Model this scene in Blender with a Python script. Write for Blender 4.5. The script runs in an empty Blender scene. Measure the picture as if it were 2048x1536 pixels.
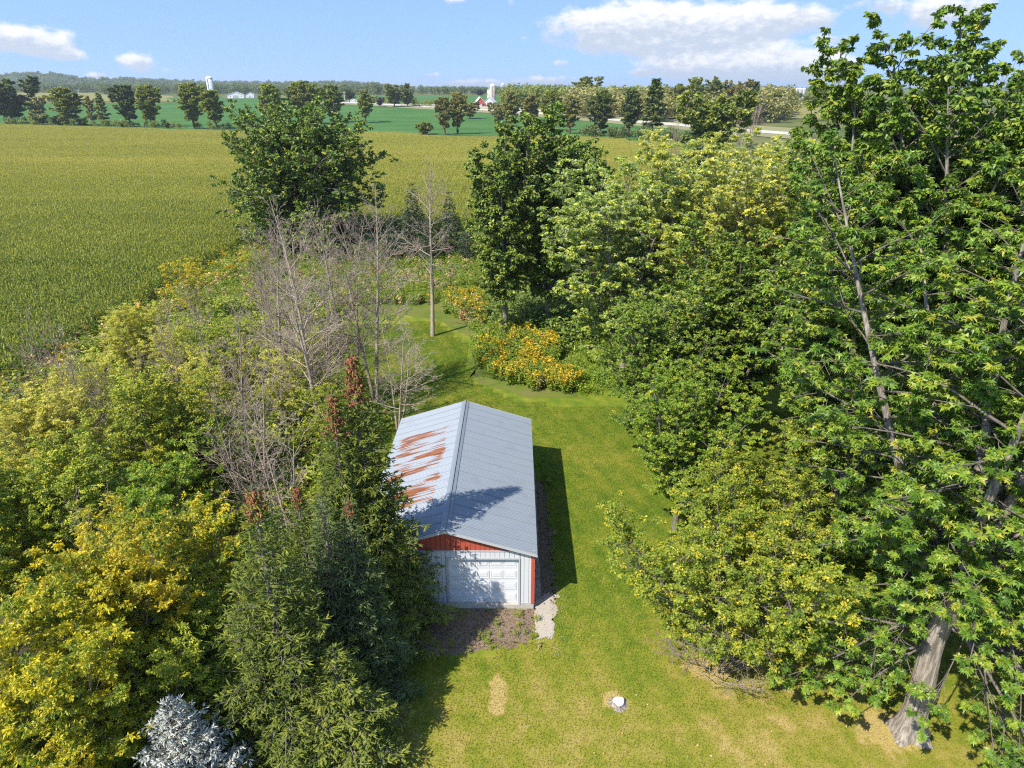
import bpy, math, random
import numpy as np
from mathutils import Vector
random.seed(7)
R_ = math.radians
sc = bpy.context.scene
COL = sc.collection

# ------------------------------------------------------------------ camera
CAM_H = 20.0; F_PX = 1366.0; PITCH = 23.36
cam = bpy.data.cameras.new('camera'); cam.sensor_width = 36.0; cam.lens = F_PX/2048*36
cam.clip_start = 0.1; cam.clip_end = 30000
camo = bpy.data.objects.new('camera', cam); COL.objects.link(camo)
camo.location = (0, 0, CAM_H); camo.rotation_euler = (R_(90-PITCH), 0, 0)
sc.camera = camo

# ------------------------------------------------------------------ sun, exposure
SUN = Vector((-1.80, -1.80, 2.80)).normalized()
sl = bpy.data.lights.new('sun', 'SUN'); sl.energy = 3.7; sl.angle = R_(0.5); sl.color = (1.0, 0.955, 0.87)
so = bpy.data.objects.new('sun', sl); COL.objects.link(so)
so.rotation_euler = (-SUN).to_track_quat('-Z', 'Y').to_euler(); so.location = (-40, -40, 80)
vs = sc.view_settings
sc.display_settings.display_device = 'sRGB'
vs.view_transform = 'Standard'; vs.look = 'None'; vs.exposure = 1.03; vs.gamma = 1.0; vs.use_curve_mapping = False
cy = sc.cycles
cy.max_bounces = 6; cy.diffuse_bounces = 4; cy.glossy_bounces = 2; cy.transmission_bounces = 4
cy.transparent_max_bounces = 6; cy.volume_bounces = 0
cy.caustics_reflective = False; cy.caustics_refractive = False
cy.use_denoising = False
cy.filter_width = 1.15
sc.render.use_persistent_data = False

# ------------------------------------------------------------------ node helpers
class NT:
    def __init__(s, tree): s.t = tree; s.n = tree.nodes; s.l = tree.links
    def add(s, typ, **kw):
        n = s.n.new(typ)
        for k, v in kw.items(): setattr(n, k, v)
        return n
    def link(s, a, b): s.l.new(a, b)
    def sock(s, node_in, v):
        if v is None: return
        if hasattr(v, 'is_output'): s.l.new(v, node_in)
        else: node_in.default_value = v
    def math(s, op, a, b=None, c=None, clamp=False):
        n = s.add('ShaderNodeMath', operation=op, use_clamp=clamp)
        for i, v in enumerate((a, b, c)): s.sock(n.inputs[i], v)
        return n.outputs[0]
    def vmath(s, op, a, b=None):
        n = s.add('ShaderNodeVectorMath', operation=op)
        for i, v in enumerate((a, b)): s.sock(n.inputs[i], v)
        return n.outputs['Value'] if op in ('LENGTH', 'DOT_PRODUCT', 'DISTANCE') else n.outputs[0]
    def smooth(s, v, a, b, to0=0.0, to1=1.0):
        n = s.add('ShaderNodeMapRange', interpolation_type='SMOOTHSTEP')
        s.sock(n.inputs[0], v); s.sock(n.inputs[1], a); s.sock(n.inputs[2], b); s.sock(n.inputs[3], to0); s.sock(n.inputs[4], to1)
        return n.outputs[0]
    def mix(s, f, a, b, blend='MIX'):
        n = s.add('ShaderNodeMix', data_type='RGBA', blend_type=blend)
        s.sock(n.inputs[0], f)
        for i, v in ((6, a), (7, b)):
            if hasattr(v, 'is_output'): s.l.new(v, n.inputs[i])
            else: n.inputs[i].default_value = (*v[:3], 1)
        return n.outputs[2]
    def noise(s, vec, scale, detail=3, rough=.55, dist=0.0, w=None):
        n = s.add('ShaderNodeTexNoise', noise_dimensions='3D')
        if vec is not None: s.l.new(vec, n.inputs['Vector'])
        n.inputs['Scale'].default_value = scale; n.inputs['Detail'].default_value = detail
        n.inputs['Roughness'].default_value = rough; n.inputs['Distortion'].default_value = dist
        return n.outputs['Fac']
    def mapping(s, vec, loc=(0,0,0), rot=(0,0,0), sca=(1,1,1)):
        n = s.add('ShaderNodeMapping'); s.l.new(vec, n.inputs[0])
        n.inputs[1].default_value = loc; n.inputs[2].default_value = rot; n.inputs[3].default_value = sca
        return n.outputs[0]
    def ramp(s, f, stops):
        n = s.add('ShaderNodeValToRGB'); s.sock(n.inputs[0], f)
        el = n.color_ramp.elements
        while len(el) < len(stops): el.new(0.5)
        for e, (p, c) in zip(el, stops): e.position = p; e.color = (*c[:3], 1)
        return n.outputs[0]

# ------------------------------------------------------------------ sky
def pix_dir(px, py):
    x = (px-1024)/F_PX; y = -(py-768)/F_PX; p = R_(PITCH)
    v = np.array([x, math.cos(p)+y*math.sin(p), -math.sin(p)+y*math.cos(p)])
    return v/np.linalg.norm(v)
def az_el(px, py):
    d = pix_dir(px, py); return math.degrees(math.atan2(d[0], d[1])), math.degrees(math.asin(d[2]))

world = bpy.data.worlds.new('World'); sc.world = world; world.use_nodes = True
w = NT(world.node_tree); w.n.clear()
out = w.add('ShaderNodeOutputWorld'); bg = w.add('ShaderNodeBackground')
sky = w.add('ShaderNodeTexSky', sky_type='NISHITA'); sky.sun_disc = False
sky.sun_elevation = math.asin(SUN.z); sky.sun_rotation = math.atan2(SUN.x, SUN.y)
sky.altitude = 300; sky.air_density = 1.0; sky.dust_density = 0.1; sky.ozone_density = 2.2
tc = w.add('ShaderNodeTexCoord')
sep = w.add('ShaderNodeSeparateXYZ'); w.link(tc.outputs['Generated'], sep.inputs[0])
# a clear-air sky: elevation remapped so that the lowest degrees are read a little higher up
zz = w.math('MULTIPLY_ADD', w.math('MAXIMUM', sep.outputs[2], 0.0), 1.0, 0.33)
cmb = w.add('ShaderNodeCombineXYZ'); w.link(sep.outputs[0], cmb.inputs[0]); w.link(sep.outputs[1], cmb.inputs[1]); w.link(zz, cmb.inputs[2])
w.link(w.vmath('NORMALIZE', cmb.outputs[0]), sky.inputs[0])
az = w.math('MULTIPLY', w.math('ARCTAN2', sep.outputs[0], sep.outputs[1]), 57.29578)
el = w.math('MULTIPLY', w.math('ARCSINE', sep.outputs[2]), 57.29578)
ae = w.add('ShaderNodeCombineXYZ'); w.link(az, ae.inputs[0]); w.link(el, ae.inputs[1])
CLOUDS = [  # pixel centre, half width, half height, strength
 (1200,58,125,46,1.0),(1340,48,160,50,1.15),(1450,62,150,46,1.0),(1545,35,95,36,.9),(1330,96,190,22,.8),
 (1400,130,150,30,1.0),(1560,124,150,38,1.2),(1640,138,80,32,1.0),(1500,140,180,22,.9),
 (1650,36,42,26,.8),(1660,78,46,12,.6),(1890,22,110,40,.9),(1750,8,60,20,.5),
 (20,72,70,32,1.0),(85,88,80,32,1.05),(140,112,40,14,.6),
 (272,124,52,20,.85),(345,140,34,8,.5),(192,153,26,11,.75),(4,152,16,7,.7),
 (960,166,110,9,.6),(1095,161,70,11,.75),(1120,126,18,8,.5),(1280,146,34,8,.6),(870,150,20,6,.5),(912,2,28,8,.7),(1022,4,12,10,.6),(1050,78,14,8,.4)]
wob = w.add('ShaderNodeTexNoise', noise_dimensions='3D'); w.link(w.mapping(ae.outputs[0], sca=(1, 1.7, 1)), wob.inputs['Vector'])
wob.inputs['Scale'].default_value = 0.55; wob.inputs['Detail'].default_value = 6; wob.inputs['Roughness'].default_value = .6
tot = None; sh = None
for (cx, cyy, hw, hh, st) in CLOUDS:
    a0, e0 = az_el(cx, cyy); a1, _ = az_el(cx+hw, cyy); _, e1 = az_el(cx, cyy-hh)
    s1 = max(.05, a1-a0)*1.12; s2 = max(.05, e1-e0)*1.22
    q = w.mapping(ae.outputs[0], loc=(-a0/s1, -e0/s2, 0), sca=(1/s1, 1/s2, 1))
    d = w.vmath('LENGTH', q)
    m = w.math('MULTIPLY', w.smooth(d, 1.25, 0.0), st)
    qs = w.add('ShaderNodeSeparateXYZ'); w.link(q, qs.inputs[0])
    ms = w.math('MULTIPLY', m, qs.outputs[1])
    tot = m if tot is None else w.math('ADD', tot, m)
    sh = ms if sh is None else w.math('ADD', sh, ms)
f = w.math('ADD', w.math('MINIMUM', tot, 1.1), w.math('MULTIPLY_ADD', wob.outputs['Fac'], 1.9, -0.95))
alpha = w.smooth(f, 0.10, 0.74)
alpha = w.math('MULTIPLY', alpha, w.smooth(tot, 0.02, 0.22))
rel = w.math('DIVIDE', sh, w.math('MAXIMUM', tot, 0.05))
fine = w.noise(w.mapping(ae.outputs[0], sca=(1, 1.8, 1)), 1.1, 5, .6)
shade = w.smooth(w.math('ADD', rel, w.math('MULTIPLY_ADD', fine, 1.6, -0.8)), -0.35, 0.55)
ccol = w.mix(shade, (2.15, 2.4, 2.8), (3.75, 3.7, 3.65))
w.link(w.mix(w.math('MULTIPLY', alpha, .93), sky.outputs[0], ccol), bg.inputs[0])
bg.inputs[1].default_value = 0.15
w.link(bg.outputs[0], out.inputs[0])

# ------------------------------------------------------------------ terrain helper
def sstep(a, b, v):
    t = np.clip((v-a)/(b-a), 0, 1); return t*t*(3-2*t)
def h_ground(x, y):
    x = np.asarray(x, float); y = np.asarray(y, float)
    h = 9.0*sstep(380, 850, y) + 5.0*sstep(850, 2600, y)
    h = h + sstep(420, 900, y)*(1.2*np.sin(x*0.006+1.0)+0.8*np.sin(y*0.011+x*.003))
    return h
def at(px, py, z=None):
    """point on the ground (or at height z) under a pixel of the 2048 px photograph"""
    d = pix_dir(px, py)
    if z is not None:
        t = (z-CAM_H)/d[2]; return Vector((d[0]*t, d[1]*t, z))
    t = 5.0; step = 1.02
    while t < 20000:
        p = d*t
        if CAM_H+p[2] <= h_ground(p[0], p[1]): break
        t *= step
    lo, hi = t/step, t
    for _ in range(30):
        m = (lo+hi)/2; p = d*m
        if CAM_H+p[2] <= h_ground(p[0], p[1]): hi = m
        else: lo = m
    p = d*hi
    return Vector((p[0], p[1], float(h_ground(p[0], p[1]))))
def z_at(py, y):
    """height seen at picture row py at ground distance y"""
    ang = PITCH+math.degrees(math.atan((py-768)/F_PX)); return CAM_H-y*math.tan(R_(ang))

# ------------------------------------------------------------------ object helpers
def mesh_np(name, V, F, mats=(), mi=None, smooth=False, attrs=None):
    """F: list of int arrays, each (n,3) or (n,4)"""
    V = np.asarray(V, np.float32); F = [np.asarray(f, np.int32) for f in F if len(f)]
    me = bpy.data.meshes.new(name)
    me.vertices.add(len(V)); me.vertices.foreach_set('co', V.ravel())
    nl = sum(f.size for f in F); nf = sum(len(f) for f in F)
    if nf:
        me.loops.add(nl); me.polygons.add(nf)
        me.loops.foreach_set('vertex_index', np.concatenate([f.ravel() for f in F]))
        tot_ = np.concatenate([np.full(len(f), f.shape[1], np.int32) for f in F])
        st = np.concatenate([[0], np.cumsum(tot_)[:-1]]).astype(np.int32)
        me.polygons.foreach_set('loop_start', st)
        if mi is not None: me.polygons.foreach_set('material_index', np.asarray(mi, np.int32))
        me.polygons.foreach_set('use_smooth', np.full(nf, smooth, bool))
    for m in mats: me.materials.append(m)
    for k, (typ, arr) in (attrs or {}).items():
        a = me.attributes.new(k, typ, 'POINT'); a.data.foreach_set('value', np.asarray(arr, np.float32 if typ == 'FLOAT' else np.int32))
    me.update(calc_edges=True)
    return me
def link(name, data, parent=None, loc=None):
    o = bpy.data.objects.new(name, data); COL.objects.link(o)
    if parent is not None: o.parent = parent
    if loc is not None: o.location = loc
    return o
def tag(o, label, cat, group=None):
    o['label'] = label; o['category'] = cat
    if group: o['group'] = group
    return o
def empty(name, loc, rz=0, s=1.0):
    o = bpy.data.objects.new(name, None); COL.objects.link(o); o.empty_display_size = .3
    o.location = loc; o.rotation_euler = (0, 0, rz); o.scale = (s, s, s) if not hasattr(s, '__len__') else s
    return o
def structure(o): o['kind'] = 'structure'; return o
def stuff(o): o['kind'] = 'stuff'; return o
class MB:
    def __init__(s): s.v = []; s.f = []; s.n = 0
    def quad_face(s, pts):
        s.v += [tuple(p) for p in pts]; s.f.append(tuple(range(s.n, s.n+len(pts)))); s.n += len(pts)
    def box(s, x0, x1, y0, y1, z0, z1):
        b = s.n
        s.v += [(x0,y0,z0),(x1,y0,z0),(x1,y1,z0),(x0,y1,z0),(x0,y0,z1),(x1,y0,z1),(x1,y1,z1),(x0,y1,z1)]
        s.f += [tuple(b+i for i in q) for q in ((0,3,2,1),(4,5,6,7),(0,1,5,4),(1,2,6,5),(2,3,7,6),(3,0,4,7))]; s.n += 8
    def prism(s, poly, y0, y1):   # poly of (x,z) counterclockwise seen from -y
        b = s.n; k = len(poly)
        s.v += [(x, y0, z) for x, z in poly]+[(x, y1, z) for x, z in poly]
        s.f.append(tuple(b+i for i in range(k))); s.f.append(tuple(b+k+i for i in reversed(range(k))))
        for i in range(k): j = (i+1) % k; s.f.append((b+i, b+k+i, b+k+j, b+j))
        s.n += 2*k
    def lathe(s, prof, k=24, cx=0, cy=0, ripple=None):
        b = s.n
        for (r, z) in prof:
            for i in range(k):
                a = 2*math.pi*i/k; rr = r*(1+(ripple(a, z) if ripple else 0)); s.v.append((cx+rr*math.cos(a), cy+rr*math.sin(a), z))
        for j in range(len(prof)-1):
            for i in range(k):
                i2 = (i+1) % k; s.f.append((b+j*k+i, b+j*k+i2, b+(j+1)*k+i2, b+(j+1)*k+i))
        s.f.append(tuple(b+(len(prof)-1)*k+i for i in range(k)))
        s.n += k*len(prof)
    def mesh(s, name, mat, smooth=False):
        me = bpy.data.meshes.new(name); me.from_pydata(s.v, [], s.f)
        if mat: me.materials.append(mat)
        if smooth: me.polygons.foreach_set('use_smooth', [True]*len(me.polygons))
        me.update(); return me
    def build(s, name, mat, parent=None, smooth=False): return link(name, s.mesh(name, mat, smooth), parent)

# ------------------------------------------------------------------ materials
def newmat(name):
    m = bpy.data.materials.new(name); m.use_nodes = True
    t = NT(m.node_tree); t.n.clear()
    o = t.add('ShaderNodeOutputMaterial'); b = t.add('ShaderNodeBsdfPrincipled'); t.link(b.outputs[0], o.inputs[0])
    t.b = b; t.o = o; return m, t
def bump(t, height, strength=.3, dist=.02):
    n = t.add('ShaderNodeBump'); n.inputs['Strength'].default_value = strength; n.inputs['Distance'].default_value = dist
    t.link(height, n.inputs['Height']); t.link(n.outputs[0], t.b.inputs['Normal'])
def simple(name, c, rough=.6, metal=0.0, var=.12, scale=3.0, spec=.4):
    m, t = newmat(name); tcn = t.add('ShaderNodeTexCoord')
    n = t.noise(tcn.outputs['Object'], scale, 5, .6)
    col = t.mix(n, tuple(x*(1-var) for x in c), tuple(min(1, x*(1+var)) for x in c))
    t.link(col, t.b.inputs['Base Color']); t.b.inputs['Roughness'].default_value = rough; t.b.inputs['Metallic'].default_value = metal
    t.b.inputs['Specular IOR Level'].default_value = spec
    return m
def leafmat(name, stops, back=None, trans=.28, rough=.5, objvar=.10, spec=.35, clump=.35, clumpscale=.35, mul=2.25):
    """stops: ramp over the per-leaf 'tint' attribute"""
    stops = [(p, (min(.74, c[0]*mul*1.16), min(.72, c[1]*mul), c[2]*mul*.9)) for p, c in stops]
    m, t = newmat(name)
    at_ = t.add('ShaderNodeAttribute', attribute_name='tint')
    oi = t.add('ShaderNodeObjectInfo'); geo = t.add('ShaderNodeNewGeometry'); tcn = t.add('ShaderNodeTexCoord')
    cl = t.noise(tcn.outputs['Object'], clumpscale, 2, .5)
    fac = t.math('ADD', at_.outputs['Fac'], t.math('MULTIPLY', t.math('SUBTRACT', cl, .5), clump), clamp=True)
    col = t.ramp(fac, stops)
    hs = t.add('ShaderNodeHueSaturation')
    t.link(t.math('MULTIPLY_ADD', oi.outputs['Random'], 0.016, 0.492), hs.inputs['Hue'])
    t.link(t.math('MULTIPLY_ADD', geo.outputs['Random Per Island'], .34, .83), hs.inputs['Value'])
    t.link(col, hs.inputs['Color']); col = hs.outputs[0]
    if back: col = t.mix(geo.outputs['Backfacing'], col, back)
    t.link(col, t.b.inputs['Base Color']); t.b.inputs['Roughness'].default_value = rough
    t.b.inputs['Specular IOR Level'].default_value = spec
    tr = t.add('ShaderNodeBsdfTranslucent')
    t.link(t.mix(1.0, col, (1.15, 1.25, .5), 'MULTIPLY'), tr.inputs[0])
    mx = t.add('ShaderNodeMixShader'); mx.inputs[0].default_value = min(.50, trans*1.45)
    t.link(t.b.outputs[0], mx.inputs[1]); t.link(tr.outputs[0], mx.inputs[2]); t.link(mx.outputs[0], t.o.inputs[0])
    return m
def barkmat(name, c0, c1, scale=6.0, stretch=.22, bumpd=.04):
    m, t = newmat(name); tcn = t.add('ShaderNodeTexCoord')
    v = t.mapping(tcn.outputs['Object'], sca=(1, 1, stretch))
    n = t.noise(v, scale, 6, .65); n2 = t.noise(tcn.outputs['Object'], 1.2, 3, .5)
    col = t.mix(t.smooth(n, .3, .7), c0, c1)
    col = t.mix(t.math('MULTIPLY', t.smooth(n2, .45, .75), .35), col, tuple(x*.75 for x in c1))
    t.link(col, t.b.inputs['Base Color']); t.b.inputs['Roughness'].default_value = .9; t.b.inputs['Specular IOR Level'].default_value = .15
    bump(t, n, .7, bumpd); return m

G1 = (.028,.060,.008); G2 = (.050,.100,.012); G3 = (.105,.160,.018); G4 = (.21,.20,.025)
M = {}
M['maple'] = leafmat('maple_leaf', [(0, (.032,.075,.010)), (.4, (.066,.128,.014)), (.75, (.130,.185,.020)), (1, (.19,.20,.028))], back=(.15,.20,.085), trans=.26, rough=.42, spec=.45)
M['silver'] = leafmat('silver_maple_leaf', [(0, (.058,.098,.020)), (.45, (.130,.182,.034)), (.8, (.235,.262,.046)), (1, (.33,.30,.05))], back=(.55,.58,.44), trans=.24, rough=.45)
M['silvery'] = leafmat('yellowing_maple_leaf', [(0, (.085,.120,.022)), (.4, (.165,.195,.030)), (.8, (.28,.265,.042)), (1, (.42,.34,.07))], back=(.62,.62,.44), trans=.26, rough=.45)
M['dark'] = leafmat('dark_leaf', [(0, (.042,.080,.015)), (.5, (.080,.132,.021)), (.85, (.15,.195,.028)), (1, (.22,.21,.03))], back=(.11,.145,.07), trans=.22, rough=.5)
M['apple'] = leafmat('apple_leaf', [(0, (.050,.090,.011)), (.4, (.100,.142,.016)), (.75, (.165,.19,.021)), (1, (.26,.23,.025))], trans=.28, clump=.7, clumpscale=.5)
M['ash'] = leafmat('ash_leaf', [(0, (.070,.115,.014)), (.45, (.150,.195,.020)), (.8, (.25,.26,.028)), (1, (.38,.31,.03))], back=(.16,.2,.07), trans=.30, clump=.6, clumpscale=.45)
M['ashpale'] = leafmat('pale_ash_leaf', [(0, (.10,.135,.03)), (.4, (.19,.21,.045)), (.8, (.32,.29,.065)), (1, (.45,.36,.08))], trans=.30, clump=.6, clumpscale=.45)
M['yellow'] = leafmat('yellow_leaf', [(0, (.058,.092,.010)), (.3, (.105,.14,.014)), (.55, (.22,.205,.017)), (.8, (.35,.265,.018)), (1, (.42,.27,.018))], trans=.30, clump=1.9, clumpscale=.32)
M['green'] = leafmat('shrub_leaf', [(0, (.045,.092,.012)), (.5, (.098,.158,.018)), (.9, (.18,.22,.024)), (1, (.28,.25,.03))], trans=.28, clump=.5, clumpscale=.5)
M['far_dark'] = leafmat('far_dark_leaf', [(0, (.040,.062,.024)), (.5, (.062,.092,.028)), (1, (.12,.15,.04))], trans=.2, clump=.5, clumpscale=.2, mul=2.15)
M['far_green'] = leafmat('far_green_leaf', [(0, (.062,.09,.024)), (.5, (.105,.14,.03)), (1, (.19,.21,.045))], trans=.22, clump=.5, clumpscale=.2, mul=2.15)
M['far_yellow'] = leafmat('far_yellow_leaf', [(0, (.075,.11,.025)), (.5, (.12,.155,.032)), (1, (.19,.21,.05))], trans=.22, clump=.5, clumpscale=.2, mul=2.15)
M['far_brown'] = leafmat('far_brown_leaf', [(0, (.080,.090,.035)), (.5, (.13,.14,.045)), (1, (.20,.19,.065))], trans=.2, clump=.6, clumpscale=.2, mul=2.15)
M['far_purple'] = leafmat('purple_leaf', [(0, (.02,.016,.03)), (1, (.045,.035,.06))], trans=.1)
M['spruce'] = leafmat('spruce_needles', [(0, (.036,.060,.014)), (.5, (.076,.108,.021)), (.85, (.145,.170,.030)), (1, (.21,.21,.05))], trans=.16, rough=.6, clump=.5, clumpscale=.6)
M['spruce_dark'] = leafmat('dark_spruce_needles', [(0, (.028,.050,.021)), (.5, (.052,.084,.032)), (1, (.10,.135,.048))], trans=.12, rough=.6, clump=.4, clumpscale=.6)
M['spruce_far'] = leafmat('deep_spruce_needles', [(0, (.018,.034,.018)), (.5, (.030,.050,.024)), (1, (.06,.08,.04))], trans=.06, rough=.6)
M['blue'] = leafmat('blue_spruce_needles', [(0, (.125,.160,.158)), (.5, (.190,.225,.225)), (1, (.255,.285,.285))], trans=.05, rough=.7, clump=.3)
M['cone'] = leafmat('spruce_cone', [(0, (.060,.026,.013)), (.5, (.110,.050,.024)), (1, (.18,.09,.045))], trans=.0, rough=.7)
M['bark_maple'] = barkmat('maple_bark', (.13,.108,.084), (.44,.38,.31), 10.0, .12, .12)
M['bark'] = barkmat('grey_bark', (.10,.085,.068), (.27,.235,.19), 8.0)
M['bark_dark'] = barkmat('dark_bark', (.045,.038,.030), (.13,.11,.09), 8.0)
M['bark_bare'] = barkmat('dead_bark', (.25,.20,.15), (.47,.38,.29), 8.0)
M['bark_bare2'] = barkmat('purplish_dead_bark', (.21,.16,.13), (.40,.31,.25), 8.0)
M['bark_dry'] = barkmat('dry_twig', (.12,.10,.085), (.26,.225,.19), 10.0)
M['limb'] = barkmat('limb_bark', (.09,.075,.06), (.21,.18,.145), 9.0)

# ------------------------------------------------------------------ tree growing (numpy)
Z = np.array([0., 0., 1.])
def nrm(v): return v/np.maximum(np.linalg.norm(v, axis=-1, keepdims=True), 1e-9)
class Branches:
    """a set of curved branches: p(s) = P + L s D + L b s^2 z, plus a sideways wander"""
    def __init__(s, P, D, L, b, r0, r1):
        s.P = np.asarray(P, float); s.D = nrm(np.asarray(D, float)); s.L = np.asarray(L, float); s.b = np.asarray(b, float)
        s.r0 = np.asarray(r0, float); s.r1 = np.asarray(r1, float); s.n = len(s.L)
        s.W = None
    def pos(s, i, u):
        p = s.P[i]+(s.L[i]*u)[..., None]*s.D[i]+(s.L[i]*s.b[i]*u*u)[..., None]*Z
        if s.W is not None: p = p+(np.sin(u*5.0+s.W[i, 3])*u*s.L[i])[..., None]*s.W[i, :3]
        return p
    def tan(s, i, u): return nrm(s.D[i]+(2*s.b[i]*u)[..., None]*Z)
    def rad(s, i, u): return s.r0[i]*(1-u)+s.r1[i]*u
    def tubes(s, k, m):
        if s.n == 0: return np.zeros((0, 3)), np.zeros((0, 4), int)
        u = np.tile(np.linspace(0, 1, m), (s.n, 1)); i = np.arange(s.n)[:, None].repeat(m, 1)
        return tube(s.pos(i, u), s.rad(i, u), k)
def tube(P, Rr, k):
    n, m = Rr.shape
    T = nrm(np.gradient(P, axis=1))
    ref = np.where((np.abs(T[:, :1, 2:3]) > .85), np.array([1., 0, 0]), Z)
    U = nrm(np.cross(T, ref)); Vv = np.cross(T, U)
    a = np.arange(k)*2*np.pi/k
    ring = (np.cos(a)[None, None, :, None]*U[:, :, None]+np.sin(a)[None, None, :, None]*Vv[:, :, None])
    V = P[:, :, None]+ring*Rr[:, :, None, None]
    idx = np.arange(n*m*k).reshape(n, m, k)
    q = np.stack([idx[:, :-1], np.roll(idx, -1, 2)[:, :-1], np.roll(idx, -1, 2)[:, 1:], idx[:, 1:]], -1).reshape(-1, 4)
    return V.reshape(-1, 3), q
def children(rng, B, spacing, s0, s1, ang, angj, lenf, bend, rfac, up=0.0, planar=.6, lmin=.15, ljit=.25, taper=.75):
    cnt = np.maximum(1, np.round(B.L*(s1-s0)/spacing+rng.uniform(-.4, .4, B.n)).astype(int))
    i = np.repeat(np.arange(B.n), cnt)
    k = np.concatenate([np.arange(c) for c in cnt]); c = cnt[i]
    u = s0+(s1-s0)*(k+rng.uniform(.1, .9, len(i)))/c
    T = B.tan(i, u); side = nrm(np.cross(T, Z)+1e-6); upv = np.cross(side, T)
    sg = np.where(k % 2 == 0, 1., -1.)
    phi = rng.normal(0, 1-planar, len(i))*1.6
    S = side*(sg*np.cos(phi))[:, None]+upv*np.sin(phi)[:, None]
    a = np.radians(rng.normal(ang, angj, len(i)))
    D = T*np.cos(a)[:, None]+S*np.sin(a)[:, None]+Z*up
    L = np.maximum(lmin, lenf*B.L[i]*(1-taper*(u-s0)/(1-s0+1e-6))*rng.uniform(1-ljit, 1+ljit, len(i)))
    r = np.minimum(B.rad(i, u)*rfac, B.rad(i, u))
    C = Branches(B.pos(i, u), D, L, rng.normal(bend, .08, len(i)), r, r*.35)
    return C
LEAF = {
 'maple': (np.array([(0,0,0),(.30,-.52,-.10),(.48,-.14,.02),(1.,0,-.16),(.48,.14,.02),(.30,.52,-.10)]), np.array([(0,1,2),(0,2,3),(0,3,4),(0,4,5)])),
 'maple3': (np.array([(0,0,0),(.34,-.55,-.10),(.42,-.04,.02),(.42,.04,.02),(.34,.55,-.10),(.22,-.17,0),(1.,0,-.16),(.22,.17,0)]), np.array([(0,1,2),(0,3,4),(5,6,7)])),
 'kite': (np.array([(0,0,0),(.42,-.32,.07),(1.,0,-.08),(.42,.32,.07)]), np.array([(0,1,2),(0,2,3)])),
 'oval': (np.array([(0,0,0),(.5,-.22,.05),(1.,0,-.06),(.5,.22,.05)]), np.array([(0,1,2),(0,2,3)])),
}
def leaves(rng, C, shape, size, az, elv, roll, tint, jit=.25):
    """one leaf per row of C; direction by azimuth and elevation; blade faces up before the roll"""
    lv, lf = LEAF[shape]; n = len(C)
    d = np.stack([np.cos(az)*np.cos(elv), np.sin(az)*np.cos(elv), np.sin(elv)], 1)
    nn = nrm(Z-d*d[:, 2:3]); sd = np.cross(nn, d)
    cr, sr = np.cos(roll)[:, None], np.sin(roll)[:, None]
    n2 = nn*cr+sd*sr; s2 = sd*cr-nn*sr
    sz = size*rng.uniform(1-jit, 1+jit, n)
    V = C[:, None]+sz[:, None, None]*(lv[None, :, 0:1]*d[:, None]+lv[None, :, 1:2]*s2[:, None]+lv[None, :, 2:3]*n2[:, None])
    F = (np.arange(n)*len(lv))[:, None, None]+lf[None]
    return V.reshape(-1, 3), F.reshape(-1, 3), np.repeat(tint, len(lv))
def rosettes(rng, Pt, Dt, nl, shape, size, spread, droop, rolls=.6, tint0=.4, tintj=.22, off=.06):
    """a bunch of nl leaves around every tip"""
    n = len(Pt)
    ct = rng.normal(tint0, tintj*.8, n)
    P = np.repeat(Pt, nl, 0); D = np.repeat(Dt, nl, 0)
    az = rng.uniform(0, 2*np.pi, n*nl)
    lv = np.tile(np.linspace(0, 1, nl), n)                     # 0 = innermost/lowest, 1 = tip
    back = rng.uniform(0, spread, n*nl)*(1-lv*.6)
    C = P-D*back[:, None]+np.stack([np.cos(az), np.sin(az), np.zeros_like(az)], 1)*off
    # leaves lean outward along their twig
    dxy = np.arctan2(D[:, 1], D[:, 0])
    az2 = az*1.0
    mixd = rng.uniform(0, 1, n*nl) < .35
    az2[mixd] = dxy[mixd]+rng.normal(0, .6, mixd.sum())
    elv = rng.normal(droop, .42, n*nl)+(lv-.5)*.5
    tint = np.clip(np.repeat(ct, nl)+rng.normal(0, tintj*.5, n*nl)+(lv-.5)*.30, 0, 1)
    return leaves(rng, C, shape, size, az2, elv, rng.normal(0, rolls, n*nl), tint)
def merge(parts):
    Vs, Fs, n = [], [], 0
    for V, Fq in parts:
        Vs.append(V); Fs.append(Fq+n); n += len(V)
    return np.concatenate(Vs), Fs
def env_oval(t): return np.sin(np.pi*(.16+.80*t))**.75
def env_tall(t): return np.clip(1.0-.15*np.abs(t-.3)-.75*np.clip(t-.55, 0, 1)/.45, .12, 1)
def env_round(t): return np.sqrt(np.clip(1-(2*t-.80)**2/1.46, .03, 1))

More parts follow.
